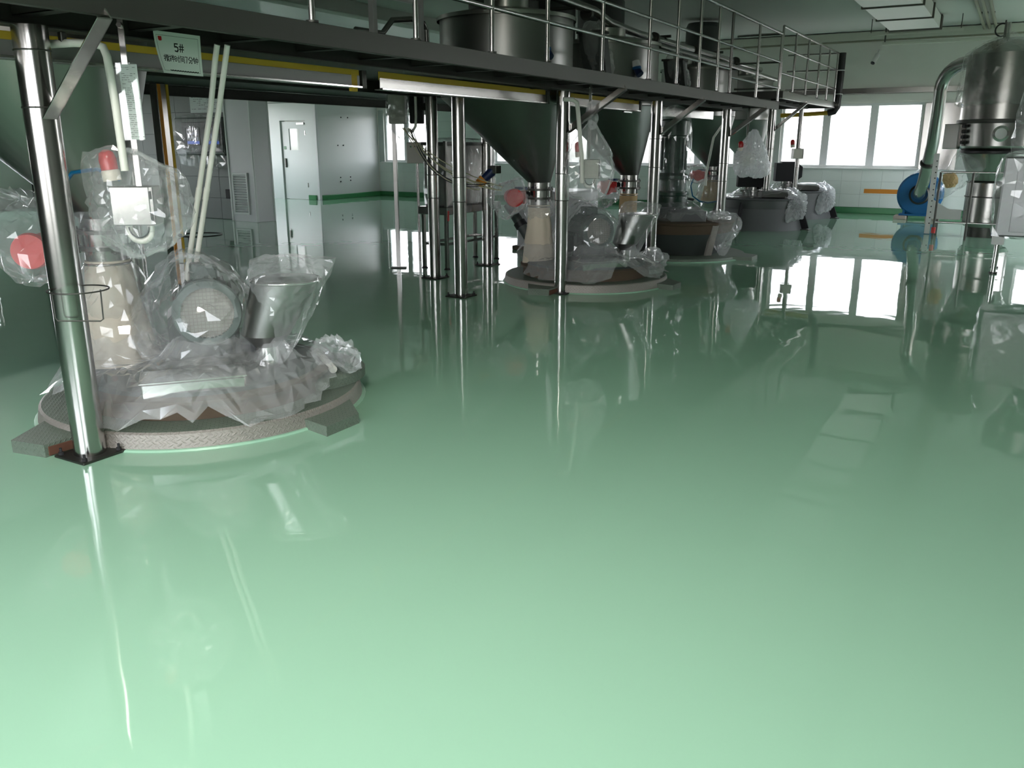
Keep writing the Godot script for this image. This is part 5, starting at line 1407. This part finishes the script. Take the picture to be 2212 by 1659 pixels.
func build_dryer() -> void:
	var T := Vector3(-0.33, 0, -17.5)
	var o := thing("fluid_bed_dryer", "tall stainless fluid bed dryer with a round sight glass", "dryer", T)
	part(o, "upper_body", Geo.new().lathe([Vector2(0.66, 1.98), Vector2(0.66, 3.05)], Vector3.ZERO, Basis(), 56), M.tank_steel)
	part(o, "dome", Geo.new().lathe([Vector2(0.66, 3.05), Vector2(0.6, 3.13), Vector2(0.42, 3.24), Vector2(0.2, 3.31), Vector2(0, 3.33)], Vector3.ZERO, Basis(), 56, true), M.tank_steel)
	part(o, "flange", Geo.new().lathe([Vector2(0.66, 1.93), Vector2(0.70, 1.94), Vector2(0.70, 1.99), Vector2(0.66, 2.0)], Vector3.ZERO, Basis(), 56), M.dull_steel)
	part(o, "middle_body", Geo.new().lathe([Vector2(0.55, 1.48), Vector2(0.64, 1.56), Vector2(0.66, 1.93)], Vector3.ZERO, Basis(), 56), M.tank_steel)
	part(o, "flange", Geo.new().lathe([Vector2(0.55, 1.43), Vector2(0.6, 1.44), Vector2(0.6, 1.48), Vector2(0.55, 1.49)], Vector3.ZERO, Basis(), 56), M.black)
	part(o, "product_cone", Geo.new().lathe([Vector2(0.38, 0.95), Vector2(0.56, 1.43)], Vector3.ZERO, Basis(), 56), M.tank_steel)
	part(o, "lower_body", Geo.new().lathe([Vector2(0.36, 0.18), Vector2(0.40, 0.24), Vector2(0.40, 0.95)], Vector3.ZERO, Basis(), 48), M.tank_steel)
	part(o, "foot", Geo.new().lathe([Vector2(0.30, 0.0), Vector2(0.30, 0.18)], Vector3.ZERO, Basis(), 40), M.dull_steel)
	for y in [0.7, 0.95]:
		part(o, "band", Geo.new().ring(Vector3(0, y, 0), Vector3.UP, 0.405, 0.012, 48, 6), M.dull_steel)
	var n := Vector3(0.04, 0, 1.0).normalized()
	var sg := part(o, "sight_glass_ring", Geo.new().lathe([Vector2(0.085, 0.0), Vector2(0.13, 0.0), Vector2(0.13, 0.04), Vector2(0.09, 0.05), Vector2(0.085, 0.0)], n * 0.64 + Vector3(0.0, 1.76, 0), Basis(Vector3.RIGHT, n, Vector3.RIGHT.cross(n)), 28), M.bright_steel)
	part(sg, "sight_glass", Geo.new().cyl(n * 0.645 + Vector3.UP * 1.76, n * 0.665 + Vector3.UP * 1.76, 0.09, -1, 28), M.white_paint)
	var nz := Geo.new()
	for k in 4:
		nz.cyl(Vector3(-0.5, 1.62 + 0.09 * k, 0.40), Vector3(-0.56, 1.62 + 0.09 * k, 0.47), 0.03, -1, 10)
	part(o, "latch_row", nz, M.black)
	part(o, "door_box", Geo.new().box(Vector3(-0.72, 1.72, 0.28), Vector3(0.28, 0.42, 0.1), Basis(Vector3.UP, -0.5), 0.01), M.steel)
	part(o, "top_rod", Geo.new().cyl(Vector3(-0.12, 3.3, 0), Vector3(-0.12, 3.56, 0), 0.05, -1, 16), M.steel)
	part(o, "black_loop", Geo.new().ring(Vector3(-0.2, 3.45, 0), Vector3.BACK, 0.1, 0.012, 24, 6), M.black)
	tag(part(self, "plastic_cover", bag(hoop(T + Vector3(0, 3.08, 0), 0.69) + hoop(T + Vector3(-0.03, 2.25, 0), 0.72) + [[T + Vector3(-0.05, 3.36, 0), 0.05]], 160, 0.03, 96, 48), M.stretch_film), "film pulled over the domed top of the dryer", "plastic film", "plastic covers against dust")
	tag(part(self, "plastic_cover", bag([[T + Vector3(-0.55, 1.35, 0.3), 0.1], [T + Vector3(-0.78, 0.75, 0.35), 0.08], [T + Vector3(-0.3, 1.2, 0.5), 0.12], [T + Vector3(-0.62, 0.9, 0.45), 0.1]], 161, 0.12, 64, 36), M.film), "torn film hanging on the product cone of the dryer", "plastic film", "plastic covers against dust")
	# air pipe
	var ap := thing("air_pipe", "wide stainless air pipe rising from the blue blower to the dryer", "pipe")
	var pts := [Vector3(-1.74, 0.55, -20.62), Vector3(-1.72, 0.57, -20.3), Vector3(-1.68, 0.66, -20.0), Vector3(-1.62, 0.85, -19.75), Vector3(-1.57, 1.15, -19.5), Vector3(-1.5, 1.6, -19.2), Vector3(-1.47, 2.2, -19.0), Vector3(-1.46, 2.6, -18.9)]
	for k in 7:
		var a := PI / 2 * k / 6
		pts.append(Vector3(-1.46 + 0.42 * (1 - cos(a)), 2.6 + 0.42 * sin(a), -18.9 + 0.55 * (1 - cos(a))))
	pts.append(Vector3(-0.7, 3.02, -17.95))
	part(ap, "pipe", Geo.new().tube(pts, 0.118, 24), M.tank_steel)
	part(ap, "pipe_flange", Geo.new().cyl(Vector3(-1.56, 1.2, -19.45), Vector3(-1.555, 1.23, -19.43), 0.15, -1, 24), M.dull_steel)
	# blower
	var b := thing("blower", "round blue centrifugal blower on concrete blocks under the bright window", "blower", Vector3(-1.74, 0, -20.95))
	part(b, "volute", Geo.new().lathe([Vector2(0, -0.16), Vector2(0.42, -0.16), Vector2(0.46, -0.12), Vector2(0.46, 0.12), Vector2(0.42, 0.16), Vector2(0.2, 0.17), Vector2(0, 0.17)], Vector3(0, 0.54, 0.1), Basis(Vector3.RIGHT, Vector3(0.0, 0, 1), Vector3.DOWN), 48), M.blue)
	part(b, "inlet_ring", Geo.new().lathe([Vector2(0.17, 0.16), Vector2(0.22, 0.16), Vector2(0.2, 0.22), Vector2(0.17, 0.24)], Vector3(0, 0.54, 0.1), Basis(Vector3.RIGHT, Vector3(0, 0, 1), Vector3.DOWN), 32), M.dull_steel)
	part(b, "base_frame", Geo.new().box(Vector3(-0.28, 0.17, 0.1), Vector3(0.05, 0.18, 0.3)).box(Vector3(0.3, 0.17, 0.1), Vector3(0.05, 0.18, 0.3)).box(Vector3(0, 0.1, 0.1), Vector3(0.75, 0.04, 0.34)), M.blue)
	tag(part(self, "plastic_cover", bag([[Vector3(-1.74, 0.96, -20.9), 0.07], [Vector3(-1.55, 0.93, -20.9), 0.08], [Vector3(-1.95, 0.9, -20.9), 0.04]], 165, 0.14, 48, 24), M.film_milky), "white film scrap lying on top of the blue blower", "plastic film", "plastic covers against dust")
	for x in [-2.08, -1.45]:
		tag(part(self, "concrete_block", Geo.new().box(Vector3(x, 0.04, -20.82), Vector3(0.26, 0.08, 0.4), Basis(), 0.01), M.concrete), "rough concrete block under the blue blower", "concrete block", "blocks under the blower")
	# white perforated upright and shelf plate
	var u := thing("perforated_upright", "white perforated upright with a side plate beside the dryer", "upright", Vector3(-1.27, 0, -17.45))
	part(u, "upright", Geo.new().box(Vector3(0, 0.72, 0), Vector3(0.09, 1.42, 0.06), Basis(), 0.004), M.white_paint)
	for k in 12:
		part(u, "hole", Geo.new().cyl(Vector3(0.02, 0.2 + 0.1 * k, 0.03), Vector3(0.02, 0.2 + 0.1 * k, 0.0325), 0.012, -1, 8), M.black)
	part(u, "side_plate", Geo.new().prism([Vector2(0.045, 0.28), Vector2(0.52, 0.28), Vector2(0.52, 0.46), Vector2(0.3, 0.46), Vector2(0.045, 0.62)], Vector3(0, 0, 0.0), Basis(), 0.02), M.white_paint)
	part(u, "prop", Geo.new().box(Vector3(0.14, 0.14, 0), Vector3(0.05, 0.28, 0.04), Basis(), 0.003), M.dull_steel)
	# tubular guard frame in front of the dryer
	var g := thing("guard_frame", "slim tubular steel guard frame standing before the dryer", "frame", Vector3(-0.75, 0, -16.6))
	for x in [-0.36, 0.14]:
		part(g, "post", Geo.new().cyl(Vector3(x, 0.0, 0), Vector3(x, 1.13, 0), 0.02, -1, 12), M.dull_steel)
	for y in [0.29, 1.13]:
		part(g, "crossbar", Geo.new().cyl(Vector3(-0.36, y, 0), Vector3(0.62, y, 0), 0.018, -1, 12), M.steel)
	part(g, "post", Geo.new().cyl(Vector3(0.62, 0.0, 0), Vector3(0.62, 1.13, 0), 0.02, -1, 12), M.dull_steel)
	part(g, "red_cap", Geo.new().cyl(Vector3(-0.36, 0.1, 0), Vector3(-0.36, 0.2, 0), 0.035, -1, 12), M.red)
	tag(part(self, "work_glove", bag([[Vector3(-1.02, 1.05, -16.57), 0.05], [Vector3(-0.92, 1.03, -16.57), 0.06], [Vector3(-0.86, 0.93, -16.56), 0.02], [Vector3(-0.93, 0.9, -16.56), 0.02], [Vector3(-1.0, 0.91, -16.56), 0.02]], 170, 0.08, 40, 24), M.sock_tan), "tan work glove hung over the guard frame", "glove")
	# film-wrapped cabinet on legs
	var c := thing("wrapped_cabinet", "pale cabinet on legs wound in stretch film beside the dryer", "cabinet", Vector3(0.42, 0, -12.75))
	part(c, "body", Geo.new().box(Vector3(0, 0.96, 0), Vector3(1.1, 0.97, 0.7), Basis(), 0.02), M.grey_sheet)
	part(c, "door", Geo.new().box(Vector3(0.05, 0.96, 0.356), Vector3(0.9, 0.85, 0.015), Basis(), 0.005), M.grey_sheet)
	for x in [-0.5, 0.5]:
		for z in [-0.3, 0.3]:
			var lg := part(c, "leg", Geo.new().cyl(Vector3(x, 0.02, z), Vector3(x, 0.48, z), 0.032, -1, 14), M.bright_steel)
			part(lg, "leg_bracket", Geo.new().box(Vector3(x, 0.42, z), Vector3(0.14, 0.1, 0.1), Basis(), 0.006), M.white_paint)
			part(lg, "foot", Geo.new().cyl(Vector3(x, 0, z), Vector3(x, 0.02, z), 0.05, -1, 14), M.dull_steel)
	part(c, "cyclone", Geo.new().lathe([Vector2(0.12, 1.44), Vector2(0.44, 2.0), Vector2(0.46, 2.3), Vector2(0.3, 2.4), Vector2(0, 2.42)], Vector3(0.12, 0, 0), Basis(), 36), M.hopper_steel)
	tag(part(self, "plastic_cover", bag([[Vector3(-0.12, 1.42, -12.42), 0.03], [Vector3(0.95, 1.42, -12.42), 0.03], [Vector3(-0.12, 1.42, -13.08), 0.03], [Vector3(0.95, 1.42, -13.08), 0.03], [Vector3(-0.12, 0.5, -12.42), 0.03], [Vector3(0.95, 0.5, -12.42), 0.03], [Vector3(-0.12, 0.5, -13.08), 0.03], [Vector3(0.95, 0.5, -13.08), 0.03]], 171, 0.05, 96, 48), M.stretch_film), "stretch film round the pale cabinet on legs", "plastic film", "plastic covers against dust")
	tag(part(self, "plastic_cover", bag([[Vector3(0.0, 1.5, -12.5), 0.08], [Vector3(0.25, 2.15, -12.6), 0.28], [Vector3(0.9, 2.3, -12.7), 0.2], [Vector3(0.6, 1.5, -12.7), 0.2]], 172, 0.08, 72, 40), M.film), "glinting film over the cone on top of the pale cabinet", "plastic film", "plastic covers against dust")

# ---------------------------------------------------------------- overhead services
func build_overhead() -> void:
	var d := thing("air_duct", "wide pale rectangular duct with dark flanges hung under the ceiling", "duct")
	var z := -9.5
	var k := 0
	while z > -19.9:
		var l := minf(1.72, z + 19.95)
		part(d, "duct_section", Geo.new().box(Vector3(-2.15, 3.915, z - l / 2), Vector3(0.92, 0.23, l - 0.06), Basis(), 0.004), M.duct)
		part(d, "flange", Geo.new().box(Vector3(-2.15, 3.91, z - l), Vector3(0.98, 0.26, 0.07), Basis(), 0.004), M.duct_flange)
		z -= 1.72
		k += 1
	for zz in [-13.6, -19.98]:
		part(d, "hanger_rail", Geo.new().box(Vector3(-2.15, 3.765, zz), Vector3(1.75, 0.05, 0.05), Basis(), 0.004), M.beam_cream)
		for x in [-2.98, -1.32]:
			part(d, "hanger_rod", Geo.new().cyl(Vector3(x, 3.78, zz), Vector3(x, 4.06, zz), 0.008, -1, 8), M.dull_steel)
	for x in [-1.0, -0.9, -0.78]:
		var p := thing("ceiling_pipe", "slim olive pipe running along the ceiling beside the duct", "pipe", Vector3.ZERO, "olive pipes along the ceiling")
		part(p, "pipe", Geo.new().cyl(Vector3(x, 3.97, -4.0), Vector3(x, 3.97, -21.85), 0.03, -1, 12), M.olive_pipe)
		for zz in [-8.0, -12.0, -16.0, -20.0]:
			part(p, "clip", Geo.new().box(Vector3(x, 4.02, zz), Vector3(0.03, 0.09, 0.05), Basis(), 0.002), M.dull_steel)
	var cm := thing("security_camera", "white security camera on a bracket on the wall above the bright window", "camera", Vector3(-3.1, 3.42, ZB))
	part(cm, "bracket", Geo.new().tube([Vector3(0.05, 0.22, 0.0), Vector3(0.05, 0.22, 0.08), Vector3(0.02, 0.1, 0.14)], 0.02, 8), M.white_paint)
	var bd := part(cm, "body", Geo.new().cyl(Vector3(0.03, 0.12, 0.12), Vector3(-0.04, -0.06, 0.24), 0.055, -1, 18), M.white_paint)
	part(bd, "lens", Geo.new().cyl(Vector3(-0.04, -0.06, 0.24), Vector3(-0.045, -0.075, 0.25), 0.045, -1, 16), M.black)
	var fx := thing("ceiling_tray", "cream cable trunking along the ceiling over the far wall", "cable tray")
	part(fx, "trunk", Geo.new().box(Vector3(-1.75, 3.72, -21.5), Vector3(2.4, 0.06, 0.16), Basis(), 0.006), M.beam_cream)
	part(fx, "hanger", Geo.new().box(Vector3(-2.9, 3.9, -21.5), Vector3(0.03, 0.32, 0.03)).box(Vector3(-0.6, 3.9, -21.5), Vector3(0.03, 0.32, 0.03)), M.dull_steel)
